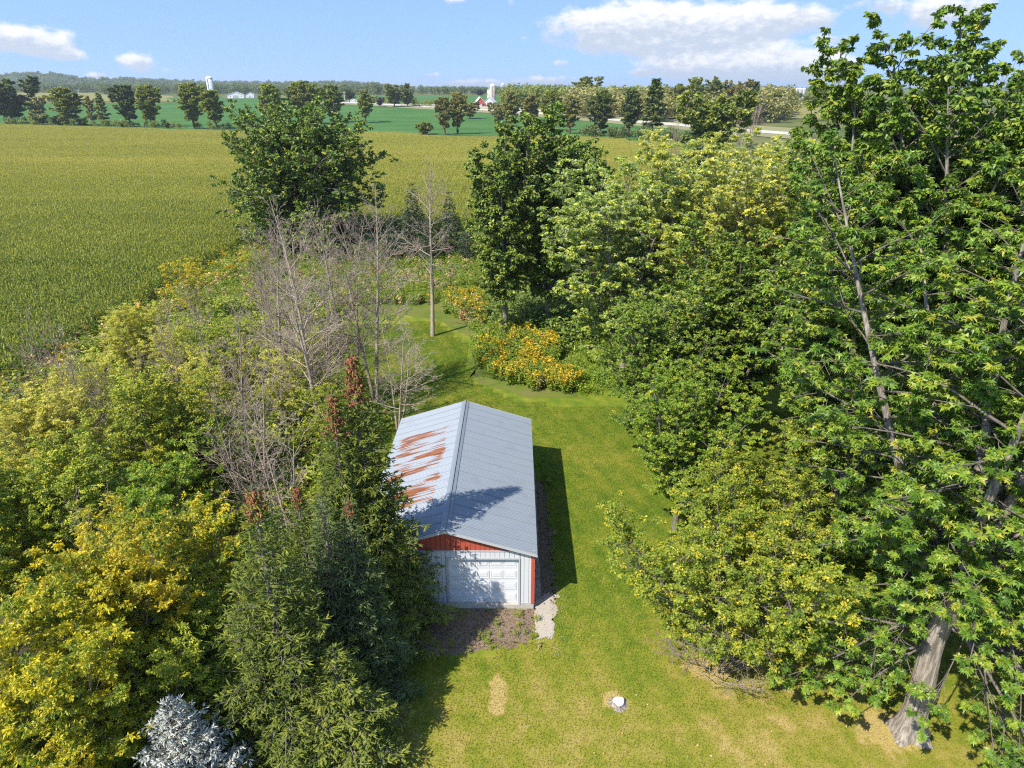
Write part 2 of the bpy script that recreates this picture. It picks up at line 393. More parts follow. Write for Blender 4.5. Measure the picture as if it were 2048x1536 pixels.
def grow(seed, H, R, base=.18, fork=None, env=env_oval, nprim=.36, e0=5, e1=62, prim_bend=.06, sec=.55, secf=.42,
         twig=.34, twigf=.42, nl=12, leaf='maple', lsize=.18, droop=-.45, tint0=.4, tintj=.22, trunk_r=None, lean=(0, 0), low_bend=0.0, low_R=.62, low_n=0, low_az=None, twigs=True,
         flare=False, planar=.55, spread=.22, wander=.04, low_droop=0.0, gap=0.0, tips_only=False, rolls=.6, upl=.05):
    """returns (wood V, wood faces, leaf V, leaf F, leaf tint)"""
    rng = np.random.default_rng(seed)
    tr = trunk_r or H*.017
    stems = []                                                    # P, D, L, b, r0, r1, crown start, R
    if fork is None:
        stems.append((np.zeros(3), np.array([lean[0], lean[1], H]), H, 0.0, tr, tr*.12, base, R))
    else:
        hf, ns, sp, rs = fork                                     # fork height, number of leaders, tilt in degrees, leader crown radius share
        stems.append((np.zeros(3), np.array([lean[0]*.3, lean[1]*.3, hf*1.02]), hf*1.02, 0.0, tr, tr*.78, min(.98, base*H/hf), R*low_R))
        for k in range(ns):
            a = 2*np.pi*(k+rng.uniform(-.2, .2))/ns+seed; tl = np.radians(sp*rng.uniform(.35, 1.15) if k else sp*.15)
            d = np.array([np.sin(tl)*np.cos(a), np.sin(tl)*np.sin(a), np.cos(tl)])
            hh = (H-hf)*(1.0 if k == 0 else rng.uniform(.66, .97)); L = hh/(np.cos(tl)+.10)
            stems.append((np.array([lean[0]*.25, lean[1]*.25, hf*rng.uniform(.86, 1.0)]), d+np.array([lean[0], lean[1], 0])/H, L, .12 if k else 0., tr*.55, tr*.05, .10, R*rs*rng.uniform(.8, 1.1)))
    S = Branches(np.array([s[0] for s in stems]), np.array([s[1] for s in stems]), np.array([s[2] for s in stems]), np.array([s[3] for s in stems]),
                 np.array([s[4] for s in stems]), np.array([s[5] for s in stems]))
    S.W = np.concatenate([rng.normal(0, wander*.35, (S.n, 3)), rng.uniform(0, 6, (S.n, 1))], 1); S.W[:, 2] = 0
    Ps, Ds, Ls, bs, rs_ = [], [], [], [], []
    for j, s in enumerate(stems):
        span = s[2]*(1-s[6]); cnt = int(span/nprim)
        if fork is not None and j == 0: cnt = len(low_az) if low_az else (low_n or int(cnt*.55))
        if cnt < 1: continue
        t = np.sort(rng.uniform(0, 1, cnt)) if cnt < 4 else (np.arange(cnt)+rng.uniform(0, .9, cnt))/cnt
        u = s[6]+(1-s[6])*t*.985
        a = np.arange(cnt)*2.39996+rng.uniform(-.5, .5, cnt)+seed
        Lr = s[7]*env(t if fork is None or j else t*.5)*rng.uniform(.62, 1.12, cnt)
        if gap: Lr = Lr*np.where(rng.uniform(0, 1, cnt) < gap, .45, 1)
        e = np.radians(e0+(e1-e0)*t**1.15+rng.normal(0, 8, cnt))
        if fork is not None and j == 0: e = np.radians(e0-6+rng.normal(0, 8, cnt))
        if low_az and j == 0: a = np.array(low_az)+rng.normal(0, .06, cnt)
        ii = np.full(cnt, j)
        Ps.append(S.pos(ii, u)); Ds.append(np.stack([np.cos(a)*np.cos(e), np.sin(a)*np.cos(e), np.sin(e)], 1))
        Ls.append(Lr/np.maximum(.55, np.cos(e)*.9+.1)); bs.append(prim_bend+rng.normal(0, .05, cnt)+(low_bend if (fork is not None and j == 0) else 0.0))
        rs_.append(np.minimum(S.rad(ii, u)*.55, 0.008+Lr*.010))
    A = Branches(np.concatenate(Ps), np.concatenate(Ds), np.concatenate(Ls), np.concatenate(bs), np.concatenate(rs_), np.concatenate(rs_)*.25)
    A.W = np.concatenate([rng.normal(0, wander, (A.n, 3)), rng.uniform(0, 6, (A.n, 1))], 1)
    B = children(rng, A, sec, .09, 1.0, 48, 12, secf, -.05, .6, up=upl, planar=planar, lmin=.3)
    Cc = children(rng, B, twig, .18, 1.0, 45, 15, twigf, -.08, .6, up=upl, planar=planar, lmin=.18)
    tips = [(Cc, np.ones(Cc.n)), (B, np.ones(B.n)), (A, np.ones(A.n))]
    Pt = np.concatenate([b.pos(np.arange(b.n), np.ones(b.n)) for b, _ in tips]); Dt = np.concatenate([b.tan(np.arange(b.n), np.ones(b.n)) for b, _ in tips])
    LV = []
    lV, lF, lT = rosettes(rng, Pt, Dt, nl, leaf, lsize, spread, droop, rolls, tint0, tintj)
    wood = [S.tubes(10, 14), A.tubes(5, 6), B.tubes(3, 4)]
    if flare: wood[0] = flared(rng, S, tr)
    if twig < 10 and twigs: wood.append(Cc.tubes(3, 2))
    wV, wF = merge(wood)
    return wV, wF, lV, lF, lT, len(wood[0][1])
def flared(rng, S, tr):
    k, m = 40, 46
    V1, q1 = [], []
    u = np.concatenate([np.linspace(0, .22, 20), np.linspace(.25, 1, m-20)])[None]; i = np.zeros_like(u, int)
    P = S.pos(i, u); Rr = S.rad(i, u)
    V, q = tube(P, Rr, k)
    V = V.reshape(m, k, 3); a = np.arange(k)*2*np.pi/k
    z = P[0, :, 2]
    lob = np.sin(a*5+1.0)*.5+np.sin(a*3+2.2)*.35+np.sin(a*9)*.2
    fl = np.exp(-z/.50)
    rid = np.array([[math.sin(a_*17+zz*1.3)*.018+math.sin(a_*29-zz*2.1)*.012+math.sin(zz*1.9+a_*2)*.05 for a_ in a] for zz in z])
    sc_ = 1+fl[:, None]*(.85+.60*lob[None])+rid+rng.normal(0, .008, (m, k))
    V = P[0][:, None]+(V-P[0][:, None])*sc_[..., None]
    parts = [(V.reshape(-1, 3), q)]
    if S.n > 1:
        S2 = Branches(S.P[1:], S.D[1:], S.L[1:], S.b[1:], S.r0[1:], S.r1[1:]); S2.W = S.W[1:]
        parts.append(S2.tubes(10, 14))
    Vm, Fm = merge(parts); return Vm, np.concatenate(Fm)

def tree_meshes(name, mats, **kw):
    """split the grown tree into trunk (with limbs) and crown"""
    wV, wF, lV, lF, lT, ns = grow(**kw)
    wF = np.concatenate(wF); wood = mesh_np(name+'_trunk', wV, [wF], [mats[0], M['limb']], (np.arange(len(wF)) >= ns).astype(int), smooth=True)
    crown = mesh_np(name+'_crown', lV, [lF], [mats[1]], attrs={'tint': ('FLOAT', lT)})
    return wood, crown
def plant(name, meshes, loc, label, cat='tree', group=None, rz=0, s=1.0, leaf=None, bark=None):
    t = tag(empty(name, loc, rz, s), label, cat, group)
    for nm, me, mm in (('trunk', meshes[0], bark), ('crown', meshes[1], leaf)):
        o = link(nm, me, t)
        if mm is not None: o.material_slots[0].link = 'OBJECT'; o.material_slots[0].material = mm
    return t

# ------------------------------------------------------------------ spruces
def spindle(P, D, L, wdt, crossed=True):
    """needle twigs: two crossed slim kites"""
    n = len(P); ref = np.where(np.abs(D[:, 2:3]) > .9, np.array([1., 0, 0]), Z); U = nrm(np.cross(D, ref)); W = np.cross(D, U)
    A = P; T = P+D*L[:, None]; mid = P+D*(L*.4)[:, None]
    V = np.stack([A, mid+U*wdt[:, None], T, mid-U*wdt[:, None], A, mid+W*wdt[:, None], T, mid-W*wdt[:, None]], 1)
    b = (np.arange(n)*8)[:, None, None]
    F = b+np.array([(0,1,2,3), (4,5,6,7)])[None]
    return V.reshape(-1, 3), F.reshape(-1, 4)
def spruce(seed, H, R, whorl=.26, per=8, blet=.115, tw=.075, twl=.20, tww=.026, cones=0, env_p=1.05, e_top=40, e_low=-22, tipup=.16, base=.03, tint0=.45, cone_span=.2, twins=0):
    rng = np.random.default_rng(seed)
    nw = int(H*(1-base)/whorl); Ps, Ds, Ls, bs, rr = [], [], [], [], []
    for k in range(nw):
        t = max(0.0, (k+rng.uniform(-.2, .2))/nw); z = H*(base+(1-base)*t*.985); c = max(3, int(per*(1-.45*t)))
        a = rng.uniform(0, 6.28)+np.arange(c)*6.283/c+rng.normal(0, .15, c)
        L = (R*(1-t)**env_p*rng.uniform(.72, 1.12, c)+.10)
        e = np.radians(e_low+(e_top-e_low)*t**.9+rng.normal(0, 5, c))
        Ps.append(np.stack([np.zeros(c), np.zeros(c), np.full(c, z)], 1)); Ds.append(np.stack([np.cos(a)*np.cos(e), np.sin(a)*np.cos(e), np.sin(e)], 1))
        Ls.append(L); bs.append(np.full(c, tipup*(1-t))+rng.normal(0, .03, c)); rr.append(.006+L*.012)
    A = Branches(np.concatenate(Ps), np.concatenate(Ds), np.concatenate(Ls), np.concatenate(bs), np.concatenate(rr), np.concatenate(rr)*.25)
    A.W = np.concatenate([rng.normal(0, .02, (A.n, 3)), rng.uniform(0, 6, (A.n, 1))], 1)
    B = children(rng, A, blet, .18, 1.0, 52, 9, .40, -.12, .5, up=-.10, planar=.75, lmin=.12, taper=.8)
    Cc = children(rng, B, tw, .05, 1.0, 42, 12, .35, 0, .5, up=.06, planar=.5, lmin=twl*.6, taper=.5)
    tp = []
    for b in (A, B): tp.append((b.pos(np.arange(b.n), np.full(b.n, .85)), b.tan(np.arange(b.n), np.ones(b.n))))
    P = np.concatenate([Cc.P]+[p for p, _ in tp]+[Cc.P+Cc.D*.06]); D = np.concatenate([Cc.D]+[d for _, d in tp]+[nrm(Cc.D+rng.normal(0, .5, (Cc.n, 3)))])
    n = len(P); L = twl*rng.uniform(.7, 1.3, n); wd = tww*rng.uniform(.8, 1.25, n)
    V, Fq = spindle(P, D, L, wd)
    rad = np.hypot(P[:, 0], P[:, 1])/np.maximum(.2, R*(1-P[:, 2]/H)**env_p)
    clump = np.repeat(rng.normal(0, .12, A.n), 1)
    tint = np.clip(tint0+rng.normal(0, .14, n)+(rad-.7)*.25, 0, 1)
    # leader
    trunk = Branches(np.zeros((1, 3)), np.array([[0, 0, 1.]]), np.array([H]), np.zeros(1), np.array([H*.016+.03]), np.array([.012]))
    wV, wF = merge([trunk.tubes(8, 12), A.tubes(4, 5), B.tubes(3, 3)])
    out = dict(wood=(wV, wF), crown=(V, [Fq], np.repeat(tint, 8)), cones=None)
    if cones:
        ii = np.nonzero(A.P[:, 2] > H*(1-cone_span))[0]; i = rng.choice(ii, cones); u = rng.uniform(.25, 1.05, cones)
        p = A.pos(i, u)+rng.normal(0, .05, (cones, 3)); L = rng.uniform(.10, .16, cones); rw = L*.22
        d = nrm(np.stack([rng.normal(0, .3, cones), rng.normal(0, .3, cones), -np.ones(cones)], 1))
        U = nrm(np.cross(d, np.array([1., .1, 0]))); W = np.cross(d, U)
        V = np.stack([p, p+d*(L*.4)[:, None]+U*rw[:, None], p+d*(L*.4)[:, None]+W*rw[:, None], p+d*(L*.4)[:, None]-U*rw[:, None], p+d*(L*.4)[:, None]-W*rw[:, None], p+d*L[:, None]], 1)
        f = np.array([(0,1,2),(0,2,3),(0,3,4),(0,4,1),(5,2,1),(5,3,2),(5,4,3),(5,1,4)])
        F = (np.arange(cones)*6)[:, None, None]+f[None]
        out['cones'] = (V.reshape(-1, 3), [F.reshape(-1, 3)], np.repeat(np.clip(rng.normal(.5, .2, cones), 0, 1), 6))
    return out
def spruce_meshes(name, leaf, **kw):
    d = spruce(**kw)
    return (mesh_np(name+'_trunk', *d['wood'], [M['bark_dry']], smooth=True),
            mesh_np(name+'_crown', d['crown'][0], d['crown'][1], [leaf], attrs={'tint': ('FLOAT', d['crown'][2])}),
            mesh_np(name+'_cones', d['cones'][0], d['cones'][1], [M['cone']], attrs={'tint': ('FLOAT', d['cones'][2])}) if d['cones'] else None)
def plant_spruce(meshes, loc, label, group='spruces', rz=0, s=1.0, leaf=None, cones=True):
    t = plant('spruce_tree', meshes, loc, label, 'spruce', group, rz, s, leaf)
    if cones and meshes[2] is not None: stuff(link('cone_cluster', meshes[2], t))
    return t

# ------------------------------------------------------------------ bare trees
def bare(seed, H, R, base=.25, stems=1, tilt=8, nprim=.5, e0=15, e1=60, trunk_r=None, bend=.10, tw=.2):
    rng = np.random.default_rng(seed); tr = trunk_r or H*.011
    SP, SD, SL = [], [], []
    for k in range(stems):
        a = rng.uniform(0, 6.28); tl = np.radians(tilt*rng.uniform(.4, 1.2)) if (k or stems > 1) else np.radians(2)
        SP.append([.12*math.cos(a)*k, .12*math.sin(a)*k, 0]); SD.append([math.sin(tl)*math.cos(a), math.sin(tl)*math.sin(a), math.cos(tl)]); SL.append(H*(1 if k == 0 else rng.uniform(.7, .97)))
    S = Branches(SP, SD, SL, np.zeros(stems), np.full(stems, tr), np.full(stems, tr*.08))
    S.W = np.concatenate([rng.normal(0, .012, (stems, 3)), rng.uniform(0, 6, (stems, 1))], 1)
    Ps, Ds, Ls, rs = [], [], [], []
    for j in range(stems):
        c = int(SL[j]*(1-base)/nprim); t = (np.arange(c)+rng.uniform(0, .9, c))/c; u = base+(1-base)*t*.98
        a = np.arange(c)*2.4+rng.uniform(-.6, .6, c); e = np.radians(e0+(e1-e0)*t+rng.normal(0, 9, c))
        L = R*(.25+.85*np.sin(np.pi*(.25+.72*t)))*rng.uniform(.5, 1.15, c); ii = np.full(c, j)
        Ps.append(S.pos(ii, u)); Ds.append(np.stack([np.cos(a)*np.cos(e), np.sin(a)*np.cos(e), np.sin(e)], 1)); Ls.append(L); rs.append(np.minimum(S.rad(ii, u)*.5, .008+L*.010))
    A = Branches(np.concatenate(Ps), np.concatenate(Ds), np.concatenate(Ls), rng.normal(bend, .10, sum(len(l) for l in Ls)), np.concatenate(rs), np.concatenate(rs)*.3)
    A.W = np.concatenate([rng.normal(0, .05, (A.n, 3)), rng.uniform(0, 6, (A.n, 1))], 1)
    B = children(rng, A, .26, .2, 1, 42, 12, .45, .03, .6, up=.12, planar=.4, lmin=.3); B.r0 = np.maximum(B.r0, .011); B.r1 = np.maximum(B.r1, .007)
    Cc = children(rng, B, .17, .15, 1, 42, 14, .55, .02, .6, up=.10, planar=.3, lmin=.22); Cc.r0 = np.maximum(Cc.r0, .009); Cc.r1 = np.maximum(Cc.r1, .006)
    D = children(rng, Cc, tw, .2, 1, 40, 14, .55, .0, .7, up=.08, planar=.3, lmin=.16); D.r0 = np.maximum(D.r0, .0075); D.r1 = np.maximum(D.r1, .005)
    tV, tF = S.tubes(9, 14)
    bV, bF = merge([A.tubes(4, 7), B.tubes(3, 4), Cc.tubes(3, 3), D.tubes(3, 2)])
    return (tV, [tF]), (bV, bF)
def bare_meshes(name, mat, **kw):
    a, b = bare(**kw)
    return mesh_np(name+'_trunk', *a, [mat], smooth=True), mesh_np(name+'_branches', *b, [mat], smooth=True)
def plant_bare(meshes, loc, label, group='bare trees', rz=0, s=1.0, mat=None, name='bare_tree'):
    t = tag(empty(name, loc, rz, s), label, 'bare tree', group)
    for nm, me in (('trunk', meshes[0]), ('branches', meshes[1])):
        o = link(nm, me, t)
        if mat is not None: o.material_slots[0].link = 'OBJECT'; o.material_slots[0].material = mat
    return t

# ------------------------------------------------------------------ scattered stuff: one object that carries its own pieces and the points to set them on
def scatter(name, variants, mats, pts, rot, scl, vid, attrs_named=('tint',)):
    """variants: list of (V, [F], tint, mat_index or array)"""
    Vs, Fs, kid, tint, mi, n = [], [], [], [], [], 0
    for k, (V, F, tn, m) in enumerate(variants):
        Vs.append(V); kid.append(np.full(len(V), k)); tint.append(tn)
        for f in F:
            Fs.append(np.asarray(f)+n)
            mi.append(np.full(len(f), m) if np.isscalar(m) else np.asarray(m))
        n += len(V)
    N = len(pts)
    V = np.concatenate(Vs+[np.asarray(pts, float)]); kid = np.concatenate(kid+[np.full(N, -1)])
    z0 = np.zeros(n)
    me = mesh_np(name, V, Fs, mats, np.concatenate(mi), attrs={'kid': ('INT', kid), 'tint': ('FLOAT', np.concatenate(tint+[np.zeros(N)])),
        'rot': ('FLOAT', np.concatenate([z0, rot])), 'scl': ('FLOAT', np.concatenate([z0+1, scl])), 'vid': ('INT', np.concatenate([z0-1, vid]))})
    o = link(name, me)
    ng = bpy.data.node_groups.new(name+'_nodes', 'GeometryNodeTree')
    ng.interface.new_socket('Geometry', in_out='INPUT', socket_type='NodeSocketGeometry'); ng.interface.new_socket('Geometry', in_out='OUTPUT', socket_type='NodeSocketGeometry')
    nd, lk = ng.nodes, ng.links
    gi = nd.new('NodeGroupInput'); go = nd.new('NodeGroupOutput'); join = nd.new('GeometryNodeJoinGeometry')
    def attr(nm, typ):
        a = nd.new('GeometryNodeInputNamedAttribute'); a.data_type = typ; a.inputs[0].default_value = nm; return a.outputs[0]
    def eq(nm, k):
        c = nd.new('FunctionNodeCompare'); c.data_type = 'INT'; c.operation = 'EQUAL'
        lk.new(attr(nm, 'INT'), c.inputs[2]); c.inputs[3].default_value = k; return c.outputs[0]
    def sepg(k):
        s = nd.new('GeometryNodeSeparateGeometry'); s.domain = 'POINT'; lk.new(gi.outputs[0], s.inputs[0]); lk.new(eq('kid', k), s.inputs[1]); return s.outputs[0]
    base = sepg(-1)
    for k in range(len(variants)):
        ip = nd.new('GeometryNodeInstanceOnPoints'); lk.new(base, ip.inputs['Points']); lk.new(eq('vid', k), ip.inputs['Selection']); lk.new(sepg(k), ip.inputs['Instance'])
        cx = nd.new('ShaderNodeCombineXYZ'); lk.new(attr('rot', 'FLOAT'), cx.inputs[2]); lk.new(cx.outputs[0], ip.inputs['Rotation'])
        cs = nd.new('ShaderNodeCombineXYZ'); sa = attr('scl', 'FLOAT')
        for q in range(3): lk.new(sa, cs.inputs[q])
        lk.new(cs.outputs[0], ip.inputs['Scale']); lk.new(ip.outputs[0], join.inputs[0])
    lk.new(join.outputs[0], go.inputs[0])
    md = o.modifiers.new('scatter', 'NODES'); md.node_group = ng
    return stuff(o)
def inside(poly, x, y):
    r = np.zeros(len(x), bool); n = len(poly)
    for i in range(n):
        x0, y0 = poly[i]; x1, y1 = poly[(i+1) % n]
        c = ((y0 > y) != (y1 > y)) & (x < (x1-x0)*(y-y0)/((y1-y0) if y1 != y0 else 1e-9)+x0); r ^= c
    return r
def in_view(x, y, z=0, margin=60):
    p = R_(PITCH); zc = y*math.cos(p)+(CAM_H-z)*math.sin(p); yc = y*math.sin(p)-(CAM_H-z)*math.cos(p)
    return (zc > 1) & (np.abs(x/np.maximum(zc, .1)*F_PX) < 1024+margin) & (np.abs(yc/np.maximum(zc, .1)*F_PX) < 768+margin)

# ================================================================== GROUND
def posmat(name, build, rough=.95, spec=.1):
    m, t = newmat(name); g = t.add('ShaderNodeNewGeometry')
    col = build(t, g.outputs['Position'])
    t.link(col, t.b.inputs['Base Color']); t.b.inputs['Roughness'].default_value = rough; t.b.inputs['Specular IOR Level'].default_value = spec
    return m, t
def grid_axis(lo, hi, n, k): 
    s = np.linspace(math.asinh(lo/k), math.asinh(hi/k), n); return np.sinh(s)*k
def far_ground(t, P):
    a = t.noise(t.mapping(P, sca=(.004, .010, .0)), 1.0, 4, .6); b = t.noise(P, .12, 4, .6)
    c = t.ramp(a, [(.30, (.055, .095, .022)), (.45, (.10, .13, .03)), (.55, (.19, .18, .06)), (.70, (.07, .11, .026))])
    return t.mix(t.math('MULTIPLY', b, .35), c, (.06, .075, .02))
M['ground'], _ = posmat('field_ground', far_ground)
gx = grid_axis(-9000, 9000, 110, 120); gy = np.concatenate([[-400, -150, -60], np.sinh(np.linspace(0, math.asinh(14000/150.), 130))*150])
XX, YY = np.meshgrid(gx, gy); ZZ = h_ground(XX, YY)-.02
idx = np.arange(XX.size).reshape(XX.shape)
structure(link('ground', mesh_np('ground', np.stack([XX, YY, ZZ], -1).reshape(-1, 3),
    [np.stack([idx[:-1, :-1], idx[:-1, 1:], idx[1:, 1:], idx[1:, :-1]], -1).reshape(-1, 4)], [M['ground']], smooth=True)))

def resample(pts, n):
    p = np.array([[q[0], q[1]] for q in pts], float); d = np.concatenate([[0], np.cumsum(np.linalg.norm(np.diff(p, axis=0), axis=1))])
    s = np.linspace(0, d[-1], n); return np.stack([np.interp(s, d, p[:, 0]), np.interp(s, d, p[:, 1])], 1)
def sheet(name, near, far, mat, dz, nu=60, nv=16, edge=0.0, seed=1):
    a = resample(near, nu); b = resample(far, nu); t = np.linspace(0, 1, nv)[:, None, None]
    xy = a[None]*(1-t)+b[None]*t
    if edge:
        r = np.random.default_rng(seed); xy[0] += r.normal(0, edge, xy[0].shape); xy[-1] += r.normal(0, edge, xy[-1].shape)
        xy[:, 0] += r.normal(0, edge, xy[:, 0].shape); xy[:, -1] += r.normal(0, edge, xy[:, -1].shape)
    z = h_ground(xy[..., 0], xy[..., 1])+dz
    i = np.arange(nu*nv).reshape(nv, nu)
    return structure(link(name, mesh_np(name, np.concatenate([xy, z[..., None]], -1).reshape(-1, 3),
        [np.stack([i[:-1, :-1], i[:-1, 1:], i[1:, 1:], i[1:, :-1]], -1).reshape(-1, 4)], [mat], smooth=True)))
PX = lambda L: [at(*p) for p in L]

# --- far fields and the highway
def soy(t, P):
    a = t.noise(t.mapping(P, sca=(.02, .05, 0)), 1.0, 5, .65); b = t.noise(P, .9, 3, .6)
    c = t.mix(t.smooth(a, .3, .7), (.050, .130, .026), (.085, .175, .036))
    return t.mix(t.math('MULTIPLY', b, .4), c, (.045, .115, .025))
M['soy'], _ = posmat('soybean_leaves', soy, .8)
def hay(t, P):
    a = t.noise(t.mapping(P, sca=(.006, .03, 0)), 1.0, 5, .6)
    return t.mix(t.smooth(a, .3, .7), (.26, .22, .075), (.20, .20, .06))
M['hay'], _ = posmat('ripe_hay', hay)
M['gravel_far'] = simple('pale_concrete', (.50, .46, .38), .9, scale=.3)
M['verge'] = simple('dry_verge', (.24, .22, .09), .95, scale=.3, var=.3)
sheet('soybean_field', PX([(-300,251),(0,250),(200,254),(400,262),(560,266),(740,266),(940,272),(1160,276),(1420,290)]),
      PX([(-300,214),(60,206),(230,206),(350,206),(460,197),(560,196),(690,209),(820,217),(940,224),(1130,238),(1400,256)]), M['soy'], .12, 90, 40)
sheet('hay_field', PX([(-300,207),(60,202),(240,203),(352,203)]), PX([(-300,189),(60,184),(240,187),(345,192)]), M['hay'], .16, 60, 16)
sheet('green_strip', PX([(350,205),(455,198)]), PX([(330,196),(440,191)]), M['soy'], .20, 30, 8)
sheet('stubble_field', PX([(1530,236),(1760,240)]), PX([(1560,211),(1760,211)]), M['hay'], .16, 30, 16)
sheet('far_pasture', PX([(660,205),(800,207),(940,211),(1000,213)]), PX([(660,192),(800,191),(940,191),(1000,192)]), M['soy'], .16, 50, 14)
sheet('road_verge', PX([(600,206.5),(700,209.5),(820,217),(940,224),(1000,228),(1130,238),(1240,249),(1340,258),(1450,268),(1600,280)]),
      PX([(600,200),(700,202),(820,207),(940,211),(1000,214),(1130,222),(1240,231),(1340,238),(1450,246),(1600,258)]), M['verge'], .22, 80, 6)
sheet('highway', PX([(600,204.5),(700,207),(820,213.5),(940,220),(1000,223.5),(1130,233),(1240,243.5),(1340,251.5),(1450,261),(1600,273)]),
      PX([(600,203),(700,205),(820,210.5),(940,216.6),(1000,220),(1130,229),(1240,239),(1340,246.5),(1450,255.5),(1600,267)]), M['gravel_far'], .34, 80, 4)
sheet('highway', PX([(820,209.6),(940,214.8),(1000,218),(1130,226.6),(1240,236.4),(1340,243.6),(1450,252.4)]),
      PX([(820,208),(940,212.4),(1000,215.4),(1130,223.4),(1240,232.8),(1340,239.8),(1450,248)]), M['gravel_far'], .34, 60, 4)

# --- the yard
SPOTS = [(-.52,18.35,.34,.60,.75),(-.5,17.7,.30,.55,.75),(3.68,17.85,.5,.42,.6),(7.35,19.4,.9,.65,.6),(12.7,16.6,1.1,.8,.6),(17.2,16.2,.5,.2,.7)]+[(q.x, q.y, rx, ry, .13) for q, rx, ry in ((at(1420,1390),.8,.35),(at(1600,1440),1.1,.4),(at(1500,1500),1.2,.5),(at(1710,1380),.8,.25),(at(1290,1500),.8,.4),(at(1160,1470),.6,.4),(at(1330,1230),.8,.6),(at(1900,1500),1.2,.4))]
def lawn(t, P):
    big = t.noise(P, .16, 3, .5); mid = t.noise(P, .75, 4, .6); fine = t.noise(P, 9.0, 3, .6)
    sp = t.add('ShaderNodeSeparateXYZ'); t.link(P, sp.inputs[0])
    dry = t.math('ADD', t.smooth(sp.outputs[1], 27.0, 14.0, -.10, .26), t.math('MULTIPLY_ADD', t.math('ADD', big, t.math('MULTIPLY', mid, 1.0)), .85, -.44))
    stripe = t.math('SINE', t.math('MULTIPLY_ADD', t.math('ADD', t.math('MULTIPLY', sp.outputs[0], .94), t.math('MULTIPLY', sp.outputs[1], .34)), 5.2, t.math('MULTIPLY', big, 3.0)))
    dry = t.math('ADD', dry, t.math('MULTIPLY', stripe, .06)); cl_ = t.noise(P, 2.6, 4, .65); dry = t.math('ADD', dry, t.math('MULTIPLY_ADD', cl_, .8, -.40))
    for (sx, sy, rx, ry, k) in SPOTS:
        q = t.vmath('LENGTH', t.mapping(P, loc=(-sx/rx, -sy/ry, 0), sca=(1/rx, 1/ry, 0)))
        q = t.math('ADD', q, t.math('MULTIPLY_ADD', t.noise(P, 2.2, 4, .65), 2.0, -1.0)); dry = t.math('ADD', dry, t.math('MULTIPLY', t.smooth(q, 1.25, .55), k))
    c = t.ramp(dry, [(.10, (.092, .150, .013)), (.34, (.155, .195, .018)), (.58, (.245, .235, .032)), (.80, (.33, .265, .065)), (1, (.44, .33, .12))])
    return t.mix(t.math('MULTIPLY', fine, .30), c, (.10, .13, .014))
M['lawn'], _ = posmat('lawn_soil_and_grass', lawn)
def mow(t, P):   # blades: the same lawn, a little lighter
    c = lawn(t, P); g = t.n.new('ShaderNodeNewGeometry'); hs = t.add('ShaderNodeHueSaturation')
    t.link(t.math('MULTIPLY_ADD', g.outputs['Random Per Island'], .7, .75), hs.inputs['Value']); t.link(c, hs.inputs['Color']); return hs.outputs[0]
M['blades'], _ = posmat('grass_blades', mow, .7, .2)
tb = M['blades'].node_tree; tbn = NT(tb); bs_ = [n for n in tb.nodes if n.type == 'BSDF_PRINCIPLED'][0]; out_ = [n for n in tb.nodes if n.type == 'OUTPUT_MATERIAL'][0]
tr_ = tbn.add('ShaderNodeBsdfTranslucent'); tbn.link(bs_.inputs['Base Color'].links[0].from_socket, tr_.inputs[0]); mx_ = tbn.add('ShaderNodeMixShader'); mx_.inputs[0].default_value = .42
tbn.link(bs_.outputs[0], mx_.inputs[1]); tbn.link(tr_.outputs[0], mx_.inputs[2]); tbn.link(mx_.outputs[0], out_.inputs[0])
structure(sheet('lawn', [(-40,-12),(60,-12)], [(-34,100),(44,100)], M['lawn'], .0, 80, 80))
def litter(t, P):
    a = t.noise(P, .5, 4, .6); b = t.noise(P, 7.0, 4, .7)
    c = t.ramp(b, [(.3, (.040, .030, .020)), (.5, (.085, .060, .038)), (.7, (.17, .12, .075))])
    return t.mix(t.smooth(a, .5, .7), c, (.05, .065, .018))
M['litter'], _ = posmat('forest_floor', litter)
sheet('woodland_floor', [(-40,2),(-9,2),(-5.4,14)], [(-36,88),(-24,66),(-8.5,36)], M['litter'], .006, 60, 40, .25, 3)
def dirt(t, P):
    a = t.noise(P, 1.1, 4, .6); b = t.noise(P, 11.0, 4, .75)
    c = t.ramp(b, [(.28, (.07, .05, .036)), (.48, (.17, .125, .085)), (.62, (.27, .20, .14)), (.78, (.42, .33, .24))])
    return t.mix(t.smooth(a, .55, .72), c, (.16, .17, .03))
M['dirt'], dt = posmat('bare_soil_with_litter', dirt)
sheet('dirt_apron', [(-6.0,20.2),(-3.6,19.85),(-1.2,20.15),(.75,20.6)], [(-6.1,22.6),(-3,22.58),(0,22.56),(1.0,22.56)], M['dirt'], .010, 40, 14, .10, 4)
sheet('soil_bed', [(.92,22.6),(1.9,22.9)], [(1.0,33.4),(1.85,32.4)], M['dirt'], .010, 10, 60, .10, 5)
M['gravel'] = simple('pale_gravel', (.40, .35, .285), .95, scale=26, var=.4)
sheet('gravel_patch', [(1.02,20.75),(1.62,20.9)], [(.95,23.2),(1.95,23.6)], M['gravel'], .016, 14, 26, .07, 6)
sheet('concrete_strip', [(.93,23.2),(1.25,23.2)], [(1.0,33.9),(1.30,33.9)], simple('worn_concrete', (.36, .33, .29), .9, scale=6, var=.2), .02, 6, 40, .015, 7)
def straw(t, P):
    b = t.noise(P, 9, 4, .7); return t.mix(b, (.33, .25, .10), (.50, .37, .18))
M['straw'], _ = posmat('dead_grass', straw)
